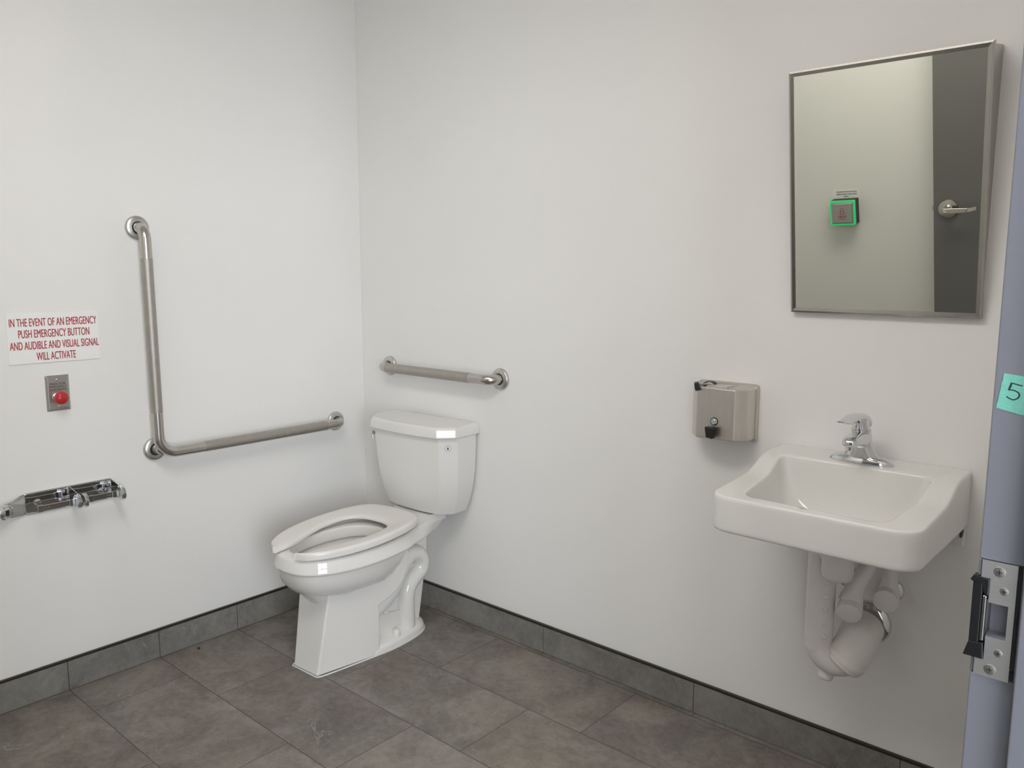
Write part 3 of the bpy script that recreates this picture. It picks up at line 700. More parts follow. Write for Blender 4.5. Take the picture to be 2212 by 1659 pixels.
# top filler flap
obj('filler_lid', box(1.650, 1.722, -0.074, -0.030, 1.0488, 1.0505), M['dispenser'], sd, smooth=0, bevel=0.0006)
obj('lid_hinge', box(1.728, 1.7285, -0.086, -0.020, 1.0487, 1.0494), M['dark_gap'], sd, smooth=0)
lk = obj('lock', lathe([(0.0098, 0), (0.0098, 0.002), (0.0088, 0.003), (0.0080, 0.0018), (0.0060, 0.0018), (0.0056, 0.0036), (0.0025, 0.0038), (0.0018, 0.002), (0.0003, 0.002)], (1.694, -0.0883, 0.951), (0, -1, 0), 28), M['chrome'], sd, smooth=35)
obj('lock_ring', lathe([(0.0118, 0), (0.0118, 0.0014), (0.0100, 0.0018)], (1.694, -0.0882, 0.951), (0, -1, 0), 28), M['black'], lk, smooth=35)
def vr(y, w0, w1, z0, z1): return [Vector((1.692 - w0, y, z0)), Vector((1.692 + w0, y, z0)), Vector((1.692 + w1, y, z1)), Vector((1.692 - w1, y, z1))]
bm = loft([vr(-0.088, 0.010, 0.011, 0.914, 0.934), vr(-0.096, 0.0115, 0.0145, 0.909, 0.937), vr(-0.107, 0.0125, 0.0175, 0.905, 0.936), vr(-0.110, 0.0120, 0.0165, 0.906, 0.934)])
vb_ = obj('push_valve', bm, M['black'], sd, smooth=0, bevel=0.002, seg=3, label='black push valve')
obj('spout', lathe([(0.0028, 0), (0.0026, 0.005), (0.0015, 0.006)], (1.693, -0.101, 0.908), (0, 0, -1), 14), M['black'], vb_, smooth=50)
# torn bits of black tape on the top left corner
bm = BM()
def strip(pts, wv, th=0.0012):
    P = [Vector(p) for p in pts]; w_ = Vector(wv)
    rings = [[p, p + w_, p + w_ + Vector((0, -th * 0.3, th)), p + Vector((0, -th * 0.3, th))] for p in P]
    add_loft(bm, rings)
strip([(1.622, -0.080, 1.055), (1.628, -0.0905, 1.0525), (1.631, -0.0925, 1.042), (1.634, -0.0930, 1.033)], (0.015, -0.0005, 0.004))
strip([(1.630, -0.080, 1.0508), (1.645, -0.083, 1.0515), (1.660, -0.084, 1.0508)], (0.0, 0.010, 0.0))
strip([(1.640, -0.060, 1.0512), (1.652, -0.062, 1.0585), (1.666, -0.060, 1.0575), (1.674, -0.058, 1.0512)], (0.0, 0.020, 0.0))
obj('tape_scrap', bm, M['black'], sd, smooth=0, label='torn scraps of black tape')

# ------------------------------------------------------------------ mirror
mir = thing('mirror', 'steel framed rectangular mirror tilted forward on the back wall over the sink', 'mirror', (2.1, 0, 1.57))
mx0, mw, mz0, mh, mob, mot = 1.873, 0.457, 1.266, 0.605, 0.018, 0.107
tv = Vector((0, -(mot - mob), mh)).normalized(); nv = Vector((1, 0, 0)).cross(tv); nv = nv if nv.y < 0 else -nv
ML = math.hypot(mot - mob, mh)
MM = frame_mtx((mx0, -mob, mz0), (1, 0, 0), tv)       # local x right, y up the glass, z = outwards or inwards
if (MM.to_3x3() @ Vector((0, 0, 1))).dot(nv) < 0: print('mirror normal flipped')
fwid, fd = 0.0125, 0.009
bm = BM()
def fr_side(pa, pb, ia, ib):
    # mitred channel: outer edge pa-pb, inner edge ia-ib
    A = [Vector((*pa, -fd)), Vector((*pa, 0.0015)), Vector((*[a + (b - a) * 0.35 for a, b in zip(pa, ia)], 0.0030)), Vector((*ia, 0.0012)), Vector((*ia, -fd))]
    B = [Vector((*pb, -fd)), Vector((*pb, 0.0015)), Vector((*[a + (b - a) * 0.35 for a, b in zip(pb, ib)], 0.0030)), Vector((*ib, 0.0012)), Vector((*ib, -fd))]
    add_loft(bm, [A, B])
o4 = [(0, 0), (mw, 0), (mw, ML), (0, ML)]; i4 = [(fwid, fwid), (mw - fwid, fwid), (mw - fwid, ML - fwid), (fwid, ML - fwid)]
for k in range(4): fr_side(o4[k], o4[(k + 1) % 4], i4[k], i4[(k + 1) % 4])
bmesh.ops.transform(bm, matrix=MM, verts=bm.verts[:]); obj('mirror_frame', bm, M['mirror_steel'], mir, smooth=0)
bm = box(fwid - 0.002, mw - fwid + 0.002, fwid - 0.002, ML - fwid + 0.002, -0.004, 0.0); bmesh.ops.transform(bm, matrix=MM, verts=bm.verts[:])
obj('mirror_glass', bm, M['mirror'], mir, smooth=0)
# wedge shaped hanging case behind the glass
def wedge(bm, x0, x1):
    pts = [(-mob - 0.0005, mz0 + 0.004), (-mot + 0.010, mz0 + mh - 0.003), (-mot + 0.014, mz0 + mh + 0.010 - 0.012), (-0.0005, mz0 + mh - 0.001), (-0.0005, mz0 + 0.002)]
    q = [(-mob + 0.010, mz0 + 0.004), (-mot + 0.0095, mz0 + mh - 0.004), (-0.0005, mz0 + mh + 0.012), (-0.0005, mz0 + 0.001)]
    add_prism(bm, q, lambda p: (x0, p[0], p[1]), lambda p: (x1, p[0], p[1]))
bm = BM(); wedge(bm, mx0 + 0.004, mx0 + mw - 0.004); obj('mirror_case', bm, M['mirror_steel'], mir, smooth=0, bevel=0.0015)

# ------------------------------------------------------------------ sink
sk = thing('sink', 'white ceramic wall-hung sink with a high back under the mirror', 'sink', (2.095, 0, 0.85))
def smooth(a, b, t): t = min(1, max(0, (t - a) / (b - a))); return t * t * (3 - 2 * t)
def zs(y): return 0.898 - 0.004 * min(1, -y / 0.11) - 0.036 * smooth(0.105, 0.225, -y) - 0.014 * min(1, max(0, (-y - 0.2) / 0.22))
SX0, SX1, SY0 = 1.856, 2.334, -0.432
NC, NS = 8, 12
def srr(x0, x1, y0, y1, rf, rb): return rrect(x0, x1, y0, y1, (rf, rf, rb, rb), NC, NS)
def outer(ins, z): return [Vector((x, y, z(y) if callable(z) else z)) for x, y in srr(SX0 + ins, SX1 - ins, SY0 + ins, -0.0015 - ins * 0.0, max(0.055 - ins, 0.02), 0.006)]
def taper(ring, k=0.0):
    return ring
opn = lambda g: srr(1.908 - g, 2.278 + g, -0.395 - g, -0.113 + g, 0.040, 0.024)
opn_f = lambda g: [(x + (0.022 * (-(y + 0.113) / 0.282)) * (1 if x < 2.093 else -1), y) for x, y in opn(g)]
botm = srr(1.985, 2.215, -0.318, -0.165, 0.070, 0.070)
bm = BM()
rings = []
und = lambda y: 0.762
rings += [[Vector((x, y, 0.722)) for x, y in botm], [Vector((x, y, 0.729)) for x, y in srr(1.965, 2.235, -0.335, -0.150, 0.080, 0.080)]]
rings += [[Vector((x, y, 0.764)) for x, y in srr(1.905, 2.285, -0.392, -0.085, 0.05, 0.03)]]
rings += [[Vector((x, y, 0.766)) for x, y in srr(SX0 + 0.03, SX1 - 0.03, SY0 + 0.03, -0.002, 0.03, 0.006)]]
rings += [[Vector((x, y, 0.756)) for x, y in srr(SX0 + 0.02, SX1 - 0.02, SY0 + 0.02, -0.002, 0.04, 0.006)]]
def side(ins, dz_bot):
    return [Vector((x, y, 0.755 + dz_bot)) for x, y in srr(SX0 + ins, SX1 - ins, SY0 + ins, -0.0015, 0.055 - ins, 0.006)]
rings += [side(0.007, 0.0002), side(0.0025, 0.0025), side(0.0005, 0.007), side(0.0, 0.014)]
rings += [outer(0.0, lambda y: zs(y) - 0.018), outer(0.0, lambda y: zs(y) - 0.010), outer(0.0008, lambda y: zs(y) - 0.0040), outer(0.0030, lambda y: zs(y) - 0.0012), outer(0.0065, lambda y: zs(y) - 0.0001), outer(0.014, zs)]
for t in (0.35, 0.7):
    rings += [[Vector((a.x + (b[0] - a.x) * t, a.y + (b[1] - a.y) * t, 0)) for a, b in zip(outer(0.014, 0), opn_f(0.008))]]
    rings[-1] = [Vector((p.x, p.y, zs(p.y))) for p in rings[-1]]
rings += [[Vector((x, y, zs(y))) for x, y in opn_f(0.008)], [Vector((x, y, zs(y) - 0.0004)) for x, y in opn_f(0.004)], [Vector((x, y, zs(y) - 0.0022)) for x, y in opn_f(0.001)], [Vector((x, y, zs(y) - 0.0065)) for x, y in opn_f(-0.001)]]
top = [Vector((x, y, zs(y) - 0.0065)) for x, y in opn_f(-0.001)]
for t in (0.12, 0.28, 0.45, 0.62, 0.78, 0.9, 0.97, 1.0):
    e = 0.42 * t + 0.58 * t ** 2.8
    dz = 1 - (1 - t) ** 1.35
    rings += [[Vector((a.x + (b[0] - a.x) * e, a.y + (b[1] - a.y) * e, a.z + (0.740 - a.z) * dz)) for a, b in zip(top, botm)]]
rings += [[Vector((2.10 + (x - 2.10) * 0.5, -0.24 + (y + 0.24) * 0.5, 0.7365)) for x, y in botm], [Vector((2.10 + (x - 2.10) * 0.16, -0.245 + (y + 0.25) * 0.2, 0.734)) for x, y in botm]]
add_loft(bm, rings, cap0=True, cap1=True)
# back skirt of the sink down the wall
add_box(bm, SX0 + 0.003, SX1 - 0.003, -0.035, -0.0015, 0.715, 0.775)
sink = obj('basin', bm, M['ceramic'], sk, smooth=45, wn=True)
obj('drain', lathe([(0.022, 0), (0.022, 0.002), (0.018, 0.003), (0.016, 0.0015), (0.001, 0.0015)], (2.10, -0.245, 0.7342), (0, 0, 1), 28), M['chrome'], sk, smooth=40)
obj('anchor_hole', lathe([(0.014, 0), (0.014, 0.003)], (SX1 - 0.0035, -0.052, 0.757), (1, 0, 0), 20), M['dark_gap'], sk, smooth=40)

# ------------------------------------------------------------------ faucet
FX, FY, FZ = 2.098, -0.075, 0.8945
fa = thing('faucet', 'single-lever chrome faucet standing on the back ledge of the sink', 'faucet', (FX, FY, FZ))
def ell(a, b, z, dy=0.0, n=40, p=2.0):
    out = []
    for k in range(n):
        t = 2 * PI * k / n; c, s = math.cos(t), math.sin(t)
        out.append(Vector((FX + a * math.copysign(abs(c) ** (2 / p), c), FY + dy + b * math.copysign(abs(s) ** (2 / p), s), FZ + z)))
    return out
# base plate with two low lobes, and the column flaring down onto it
bm = loft([ell(0.0790, 0.0262, 0.0), ell(0.0795, 0.0267, 0.003), ell(0.0780, 0.0262, 0.007), ell(0.0740, 0.0250, 0.011), ell(0.0660, 0.0235, 0.0155), ell(0.0540, 0.0222, 0.020)])
obj('base_plate', bm, M['chrome'], fa, smooth=60)
bm = loft([ell(0.0500, 0.0235, 0.010), ell(0.0455, 0.0232, 0.018, -0.001), ell(0.0385, 0.0230, 0.028, -0.003), ell(0.0325, 0.0230, 0.039, -0.005), ell(0.0275, 0.0230, 0.051, -0.008), ell(0.0248, 0.0230, 0.063, -0.011), ell(0.0238, 0.0228, 0.075, -0.013), ell(0.0234, 0.0226, 0.088, -0.015)])
obj('body', bm, M['chrome'], fa, smooth=60)
def sp(y, hw, z0, z1, p=3.0, n=28):
    out = []
    for k in range(n):
        t = 2 * PI * k / n; c, s = math.cos(t), math.sin(t)
        out.append(Vector((FX + hw * math.copysign(abs(c) ** (2 / p), c), y, FZ + (z0 + z1) / 2 + (z1 - z0) / 2 * math.copysign(abs(s) ** (2 / p), s))))
    return out
spout = obj('spout', loft([sp(FY + 0.006, 0.021, 0.036, 0.086), sp(FY - 0.012, 0.0232, 0.036, 0.087), sp(FY - 0.028, 0.0232, 0.043, 0.086), sp(FY - 0.048, 0.0222, 0.050, 0.084), sp(FY - 0.068, 0.0208, 0.053, 0.081), sp(FY - 0.088, 0.0192, 0.0545, 0.079), sp(FY - 0.099, 0.0165, 0.0555, 0.075), sp(FY - 0.104, 0.0105, 0.0585, 0.069)]), M['chrome'], fa, smooth=60)
obj('aerator', lathe([(0.0135, 0), (0.0135, 0.003), (0.0125, 0.0035), (0.0125, 0.0105), (0.0110, 0.0115), (0.0100, 0.008), (0.001, 0.008)], (FX, FY - 0.084, FZ + 0.0575), (0, 0, -1), 28), M['chrome'], spout, smooth=40)
# lever: neck, dome and a blade turned a little to the left
LT = Matrix.Translation((FX, FY - 0.018, 0)) @ Matrix.Rotation(math.radians(-9), 4, 'Z') @ Matrix.Translation((-FX, -(FY - 0.018), 0))
bm = loft([ell(0.0222, 0.0220, 0.0885, -0.016), ell(0.0226, 0.0226, 0.0905, -0.016), ell(0.0206, 0.0222, 0.096, -0.018), ell(0.0202, 0.0228, 0.104, -0.020), ell(0.0208, 0.0236, 0.112, -0.021), ell(0.0198, 0.0230, 0.1195, -0.021), ell(0.0165, 0.0190, 0.1250, -0.021), ell(0.0105, 0.0115, 0.1280, -0.021), ell(0.0040, 0.0040, 0.1290, -0.021)])
bmesh.ops.transform(bm, matrix=LT, verts=bm.verts[:]); lev = obj('lever', bm, M['chrome'], fa, smooth=60)
bl = [(FY + 0.004, 0.0170, 0.092, 0.108), (FY - 0.004, 0.0206, 0.099, 0.1200), (FY - 0.017, 0.0218, 0.110, 0.1285), (FY - 0.036, 0.0218, 0.1165, 0.1310), (FY - 0.056, 0.0212, 0.1175, 0.1295), (FY - 0.074, 0.0200, 0.1155, 0.1250), (FY - 0.090, 0.0186, 0.1125, 0.1200), (FY - 0.103, 0.0170, 0.1120, 0.1180), (FY - 0.114, 0.0150, 0.1145, 0.1195), (FY - 0.120, 0.0090, 0.1175, 0.1205)]
bm = loft([sp(y, hw, a, b, p=2.4) for y, hw, a, b in bl]); bmesh.ops.transform(bm, matrix=LT, verts=bm.verts[:])
obj('lever_blade', bm, M['chrome'], lev, smooth=60)
bm = lathe([(0.0029, 0), (0.0027, 0.0006), (0.0004, 0.0008)], (FX - 0.001, FY - 0.0405, FZ + 0.1005), (0, -1, 0.05), 16); bmesh.ops.transform(bm, matrix=LT, verts=bm.verts[:])
obj('temperature_dot', bm, M['blue'], lev, smooth=50, label='small dark blue dot')

# ------------------------------------------------------------------ plumbing under the sink
pt = thing('drain_trap', 'off-white vinyl-covered drain pipe and P-trap under the sink', 'drain pipe', (2.05, -0.14, 0.5))
TXp, TYp = 2.043, -0.150
obj('tailpiece_cover', lathe([(0.0345, 0.0), (0.0368, 0.006), (0.0368, 0.022), (0.0350, 0.026), (0.0352, 0.12), (0.0355, 0.245), (0.034, 0.275), (0.034, 0.278), (0.0350, 0.279), (0.0352, 0.306)], (TXp, TYp, 0.405), (0, 0, 1), 36), M['pipe_cover'], pt, smooth=40)
for k in range(5):
    obj('cover_stud', lathe([(0.0085, 0), (0.0078, 0.0022), (0.004, 0.0035), (0.0005, 0.0037)], (TXp + 0.0225, TYp - 0.0252, 0.452 + k * 0.0358), (0.66, -0.75, 0), 20), M['pipe_cover'], pt, smooth=60)
obj('strainer_cover', lathe([(0.030, 0), (0.036, 0.006), (0.0375, 0.016), (0.0375, 0.05), (0.0375, 0.083)], (2.102, -0.212, 0.627), (0, 0, 1), 36), M['pipe_cover'], pt, smooth=50)
obj('offset_neck', tube([(TXp + 0.004, TYp - 0.004, 0.684), (2.075, -0.185, 0.680), (2.10, -0.21, 0.676)], 0.028, seg=24), M['pipe_cover'], pt, smooth=60)
jb = catmull([(TXp, TYp, 0.440), (TXp + 0.001, TYp, 0.424), (TXp + 0.012, TYp + 0.001, 0.399), (TXp + 0.038, TYp + 0.006, 0.381), (TXp + 0.066, TYp + 0.014, 0.385), (TXp + 0.084, TYp + 0.022, 0.400)], 6)
obj('trap_bend', tube(jb, [0.0345 + 0.002 * math.sin(i / len(jb) * PI) for i in range(len(jb))], seg=32), M['pipe_cover'], pt, smooth=60)
ub = catmull([(TXp + 0.058, TYp + 0.010, 0.380), (TXp + 0.070, TYp + 0.016, 0.398), (TXp + 0.079, TYp + 0.028, 0.417), (TXp + 0.082, TYp + 0.046, 0.433), (TXp + 0.080, TYp + 0.075, 0.443), (TXp + 0.077, TYp + 0.105, 0.447)], 6)
obj('trap_arm_cover', tube(ub, [0.0475, 0.0500, 0.0505, 0.0508] + [0.051] * (len(ub) - 4), seg=36), M['pipe_cover'], pt, smooth=60)
bdv = catmull([(TXp + 0.0635, TYp + 0.0127, 0.3880), (TXp + 0.0655, TYp + 0.0137, 0.3912), (TXp + 0.0695, TYp + 0.0157, 0.3972), (TXp + 0.0715, TYp + 0.0170, 0.4006)], 2)
obj('cover_band', tube(bdv, [0.0505, 0.0522, 0.0530, 0.0530, 0.0530, 0.0522, 0.0505][:len(bdv)], seg=36), M['pipe_cover'], pt, smooth=60)
obj('cleanout_nub', lathe([(0.014, 0), (0.019, 0.012), (0.0195, 0.022), (0.017, 0.027), (0.012, 0.029)], (2.066, -0.142, 0.354), (-0.05, -0.1, -1), 28), M['pipe_cover'], pt, smooth=50)
obj('wall_flange', lathe([(0.060, 0.0005), (0.060, 0.004), (0.054, 0.012), (0.042, 0.016), (0.034, 0.017)], (2.118, 0, 0.449), (0, -1, 0), 40), M['chrome'], pt, smooth=40)
obj('arm_pipe', tube([(2.120, -0.001, 0.448), (2.122, -0.06, 0.445)], 0.024, seg=24), M['dark_gap'], pt, smooth=60)

def supply(label, wall, cap, capdir, neck_path, neck_r):
    t = thing('supply_valve', label, 'water supply valve', (wall[0], 0, wall[2]))
    obj('wall_flange', lathe([(0.031, 0.0005), (0.031, 0.003), (0.026, 0.010), (0.016, 0.013)], wall, (0, -1, 0), 32), M['chrome'], t, smooth=40)
    cd = Vector(capdir).normalized(); c = Vector(cap); wv = Vector(wall)
    obj('stub_pipe', tube([wv + Vector((0, -0.002, 0)), wv.lerp(c, 0.5), c], 0.010, seg=16), M['chrome'], t, smooth=60)
    obj('valve_cover', lathe([(0.020, -0.052), (0.026, -0.040), (0.0300, -0.022), (0.0300, -0.010), (0.0290, -0.0035), (0.0290, -0.0030), (0.0296, -0.002), (0.0292, 0.002), (0.0270, 0.003), (0.001, 0.0035)], c, cd, 36), M['pipe_cover'], t, smooth=35)
    pth = catmull(neck_path, 6)
    obj('tube_cover', tube(pth, [neck_r * (1.0 + 0.45 * (1 - smooth(0, 0.35, i / (len(pth) - 1)))) for i in range(len(pth))], seg=28), M['pipe_cover'], t, smooth=60)
    return t
supply('covered supply valve with slanting pipe, nearer the drain pipe', (2.060, 0, 0.560), (2.119, -0.160, 0.526), (0.20, -0.90, -0.36), [(2.112, -0.132, 0.544), (2.115, -0.122, 0.568), (2.124, -0.110, 0.600), (2.140, -0.094, 0.642), (2.158, -0.078, 0.700), (2.164, -0.07, 0.745)], 0.0205)
supply('covered supply valve with upright pipe, right of the drain pipe', (2.172, 0, 0.553), (2.183, -0.092, 0.554), (0.15, -0.97, -0.10), [(2.181, -0.062, 0.560), (2.180, -0.056, 0.587), (2.178, -0.054, 0.630), (2.176, -0.052, 0.690), (2.175, -0.050, 0.745)], 0.0195)

# ------------------------------------------------------------------ electric strike and tape on the door frame
es = thing('electric_strike', 'steel strike plate with black keeper in the grey door frame', 'door strike', (2.614, JY0, 1.023))
px0, px1, qz0, qz1 = XR - 0.0018, XR + 0.0302, 0.9612, 1.0856
plate = BM()
yb, yf = JY0 - 0.0002, JY0 - 0.0022
# plate with a rectangular recess and a notch for the keeper: built from strips
add_box(plate, px0, px1, yf, yb, 1.067, qz1); add_box(plate, px0, px1, yf, yb, qz0, 0.979)
add_box(plate, XR + 0.0065, px1, yf, yb, 1.0415, 1.067); add_box(plate, XR + 0.0065, px1, yf, yb, 0.979, 1.005)
add_box(plate, XR + 0.0245, px1, yf, yb, 1.005, 1.0415)
bmesh.ops.remove_doubles(plate, verts=plate.verts[:], dist=1e-6)
obj('face_plate', plate, M['strike_plate'], es, smooth=0)
bm = BM()   # pocket behind the plate
add_box(bm, XR + 0.0060, XR + 0.0255, JY0 + 0.018, JY0 + 0.020, 1.000, 1.046)
add_box(bm, XR + 0.0245, XR + 0.0262, JY0, JY0 + 0.020, 1.000, 1.046)
add_box(bm, XR + 0.0060, XR + 0.0255, JY0, JY0 + 0.020, 1.0415, 1.043); add_box(bm, XR + 0.0060, XR + 0.0255, JY0, JY0 + 0.020, 1.003, 1.005)
obj('pocket', bm, M['brown_gap'], es, smooth=0)
for (sx_, sz_, r_) in ((XR + 0.0142, 1.0757, 0.0056), (XR + 0.0198, 1.0563, 0.0041), (XR + 0.0193, 0.9895, 0.0041), (XR + 0.0130, 0.9700, 0.0056)):
    o = obj('screw', lathe([(r_, 0), (r_ * 0.96, 0.0005), (r_ * 0.6, 0.0008), (0.0003, 0.0009)], (sx_, yf, sz_), (0, -1, 0), 24), M['flange'], es, smooth=50)
    bm = box(sx_ - r_ * 0.5, sx_ + r_ * 0.5, yf - 0.0012, yf - 0.0007, sz_ - 0.0004, sz_ + 0.0004); add_box(bm, sx_ - 0.0004, sx_ + 0.0004, yf - 0.0012, yf - 0.0007, sz_ - r_ * 0.5, sz_ + r_ * 0.5)
    obj('cross_slot', bm, M['dark_gap'], o, smooth=0)
bm = BM()
add_box(bm, XR - 0.0085, XR + 0.0005, JY0 - 0.0035, JY0 + 0.012, 0.994, 1.063)          # dark bar of the lip
add_prism(bm, [(XR - 0.0115, 1.0625), (XR - 0.0085, 1.0680), (XR + 0.0062, 1.0665), (XR + 0.0062, 1.0490), (XR + 0.0045, 1.0485), (XR + 0.0012, 1.052), (XR - 0.0, 1.0605), (XR - 0.0085, 1.0605)], lambda p: (p[0], JY0 - 0.0040, p[1]), lambda p: (p[0], JY0 + 0.008, p[1]))
add_prism(bm, [(XR - 0.0125, 0.9800), (XR - 0.0085, 0.9955), (XR - 0.0, 0.9965), (XR + 0.0050, 0.9975), (XR + 0.0062, 0.9800)], lambda p: (p[0], JY0 - 0.0050, p[1]), lambda p: (p[0], JY0 + 0.008, p[1]))
obj('lip', bm, M['black'], es, smooth=0, bevel=0.0012)
kp = obj('keeper', box(XR + 0.0008, XR + 0.0052, JY0 - 0.0030, JY0 + 0.009, 0.9985, 1.0480), M['chrome'], es, smooth=0, bevel=0.0015, seg=3)
obj('edge_gap', box(px1, px1 + 0.0012, JY0 - 0.0012, JY0 - 0.0001, 0.976, 1.071), M['dark_gap'], es, smooth=0)

tpz = [(XR + 0.0025, 1.2790), (XR + 0.0018, 1.2755), (XR + 0.0022, 1.2730), (XR + 0.0008, 1.2690), (XR + 0.0009, 1.2650), (XR - 0.0000, 1.2590), (XR - 0.0009, 1.2510), (XR - 0.0018, 1.2465), (XR - 0.0017, 1.2435), (XR + 0.0068, 1.2418), (XR + 0.0200, 1.2390), (XR + 0.0300, 1.2385), (XR + 0.0365, 1.2372), (XR + 0.0368, 1.2757), (XR + 0.0250, 1.2768), (XR + 0.0120, 1.2778)]
bm = BM(); add_prism(bm, tpz, lambda p: (p[0], JY0 - 0.0001, p[1]), lambda p: (p[0], JY0 - 0.0005, p[1]))
tape = tag(obj('painters_tape', bm, M['tape'], None, smooth=0), 'torn strip of green tape with a handwritten 5 on the door frame', 'tape')
TB = XR + 0.0
five = [(XR + 0.0192, 1.2677), (XR + 0.0150, 1.2686), (XR + 0.0103, 1.2697), (XR + 0.0097, 1.2700), (XR + 0.0090, 1.2668), (XR + 0.0078, 1.2630), (XR + 0.0082, 1.2628), (XR + 0.0105, 1.2630), (XR + 0.0140, 1.2620), (XR + 0.0165, 1.2602), (XR + 0.0172, 1.2580), (XR + 0.0160, 1.2553), (XR + 0.0132, 1.2535), (XR + 0.0110, 1.2535), (XR + 0.0085, 1.2545), (XR + 0.0062, 1.2560)]
P = catmull([(x, JY0 - 0.0006, z) for x, z in five], 6)
rad = [0.00060 + 0.00045 * math.exp(-((i - 24) / 7.0) ** 2) + 0.0002 * math.exp(-((i - 60) / 8.0) ** 2) for i in range(len(P))]
obj('handwritten_number', tube(P, rad, seg=8, flat=[0.25] * len(P), up=(0, 1, 0)), M['ink'], tape, smooth=60)

# ------------------------------------------------------------------ lever handle and latch of the door (seen in the mirror)
lx, lz, ly = 1.713, 1.022, JY1
lh = obj('lever_handle', lathe([(0.0445, 0.0003), (0.0445, 0.004), (0.0425, 0.0075), (0.036, 0.009), (0.020, 0.010), (0.016, 0.014), (0.0135, 0.024), (0.0135, 0.050)], (lx, ly, lz), (0, 1, 0), 40), M['satin'], dl, smooth=35, label='satin steel lever handle on a round rose')
def lvx(x, y, h, th): return [Vector((x, y - th / 2, lz - h)), Vector((x, y + th / 2, lz - h)), Vector((x, y + th / 2, lz + h)), Vector((x, y - th / 2, lz + h))]
bm = loft([lvx(lx - 0.013, ly + 0.052, 0.0125, 0.012), lvx(lx + 0.04, ly + 0.052, 0.0125, 0.012), lvx(lx + 0.085, ly + 0.052, 0.0110, 0.011), lvx(lx + 0.092, ly + 0.051, 0.0108, 0.010), lvx(lx + 0.100, ly + 0.044, 0.0105, 0.009), lvx(lx + 0.125, ly + 0.014, 0.0100, 0.008)])
obj('lever', bm, M['satin'], lh, smooth=0, bevel=0.003, seg=3)
obj('key_cylinder', lathe([(0.0085, 0), (0.0085, 0.002), (0.0075, 0.0025), (0.0070, 0.001), (0.0048, 0.001), (0.0045, 0.0022), (0.0004, 0.0024)], (lx - 0.001, ly + 0.058, lz), (0, 1, 0), 24), M['chrome'], lh, smooth=40)
obj('latch', box(1.637, 1.6485, JY1 - 0.030, JY1 - 0.015, lz - 0.009, lz + 0.010), M['satin'], dl, smooth=0, bevel=0.002)

# ------------------------------------------------------------------ push-to-lock switch and its notice on the front wall (seen in the mirror)
bc = Vector((1.197, YF, 1.008)); hb = 0.065
sw = thing('push_to_lock_switch', 'square steel push plate with glowing green border on a black box, reflected in the mirror', 'push switch', bc)
def sq(h_, y, r_): return [Vector((bc.x + x, y, bc.z + z)) for x, z in rrect(-h_, h_, -h_, h_, (r_,) * 4, 5, 2)]
obj('box', loft([sq(hb, YF + 0.0016, 0.006), sq(hb, YF + 0.050, 0.006)]), M['black'], sw, smooth=40)
ringo = [sq(hb, YF + 0.050, 0.006), sq(hb, YF + 0.056, 0.006), sq(hb - 0.002, YF + 0.0585, 0.006), sq(hb - 0.0095, YF + 0.0585, 0.004), sq(hb - 0.010, YF + 0.052, 0.004)]
obj('light_ring', loft(ringo), M['ring'], sw, smooth=40, label='glowing green border')
pl = obj('push_plate', loft([sq(0.0550, YF + 0.0530, 0.001), sq(0.0550, YF + 0.0600, 0.001), sq(0.0480, YF + 0.0660, 0.001)]), M['button_plate'], sw, smooth=0)
FMX = frame_mtx((bc.x, YF + 0.0662, bc.z), (-1, 0, 0), (0, 0, 1))
text_obj('lettering', 'PUSH', 0.0155, M['red_print'], pl, FMX @ Matrix.Translation((0, -0.0225, 0)), width=0.040, bold=0.0004, depth=0.0003)
text_obj('lettering', 'TO LOCK', 0.0095, M['red_print'], pl, FMX @ Matrix.Translation((0, -0.0325, 0)), width=0.038, bold=0.0002, depth=0.0003)
bm = BM()
def bar2(x0, x1, z0, z1): add_box(bm, x0, x1, z0, z1, 0, 0.0004)
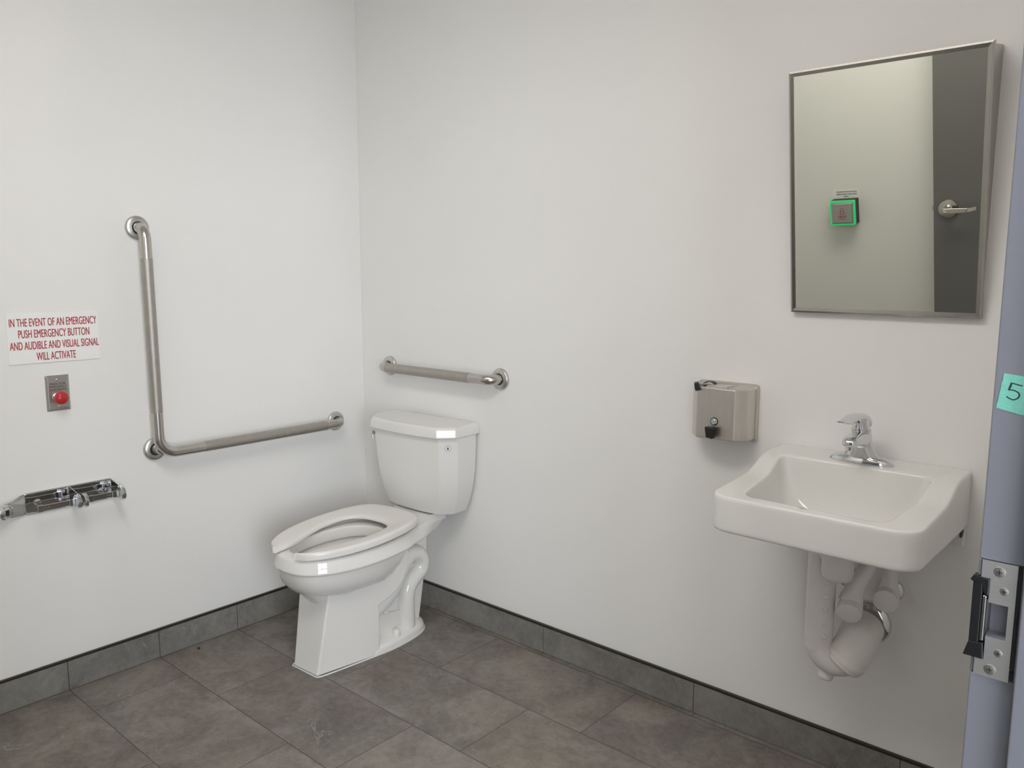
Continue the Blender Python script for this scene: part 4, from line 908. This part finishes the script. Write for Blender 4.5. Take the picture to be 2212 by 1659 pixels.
bar2(-0.0105, 0.0105, -0.0055, -0.0035); bar2(-0.0105, 0.0105, 0.0095, 0.0115); bar2(-0.0105, -0.0085, -0.0055, 0.0115); bar2(0.0085, 0.0105, -0.0055, 0.0115); bar2(-0.001, 0.001, 0.001, 0.005)
arc = [(-0.0075, 0.0115, 0.0002), (-0.0075, 0.0185, 0.0002)] + [(0.0075 * math.cos(PI - t), 0.0185 + 0.0075 * math.sin(t), 0.0002) for t in [PI * k / 10 for k in range(1, 10)]] + [(0.0075, 0.0185, 0.0002), (0.0075, 0.0115, 0.0002)]
add_tube(bm, arc, 0.0010, seg=6)
bmesh.ops.transform(bm, matrix=FMX, verts=bm.verts[:]); obj('padlock_symbol', bm, M['red_print'], pl, smooth=0)
for dx in (-0.024, 0.0, 0.024):
    for dz in (0.040, -0.042): obj('rivet', lathe([(0.0012, 0), (0.0008, 0.0006)], (bc.x + dx, YF + 0.066, bc.z + dz), (0, 1, 0), 8), M['black_print'], pl, smooth=0)
ns = thing('door_lock_notice', 'small white notice on the front wall behind the push switch, reflected in the mirror', 'sign', (1.197, YF, 1.09))
obj('board', box(1.127, 1.271, YF + 0.0002, YF + 0.0014, 0.945, 1.117), M['sign_white'], ns, smooth=0)
for body, zb, wd, m_ in (('DOOR LOCKED WHEN RED', 1.1035, 0.104, 'red_print'), ('UNLOCKED WHEN GREEN', 1.0910, 0.104, 'green_print')):
    text_obj('lettering', body, 0.0105, M[m_], ns, frame_mtx((1.202, YF + 0.0016, zb), (-1, 0, 0), (0, 0, 1)), width=wd, bold=0.0003, depth=0.0003)
obj('small_print', box(1.186, 1.212, YF + 0.0013, YF + 0.0017, 1.0812, 1.0842), M['black_print'], ns, smooth=0)

# ------------------------------------------------------------------ a dark speck on the floor
bm = BM(); bmesh.ops.create_icosphere(bm, subdivisions=2, radius=0.0045)
for v in bm.verts: v.co = Vector((v.co.x * (1 + random.uniform(-.3, .3)) * 1.2, v.co.y * (1 + random.uniform(-.3, .3)), v.co.z * 0.6 + 0.0028))
sp_ = tag(obj('debris_speck', bm, M['speck'], None, smooth=60), 'tiny dark crumb of debris on the floor tile by the left wall', 'debris')
sp_.location = (0.048, -0.821, 0)
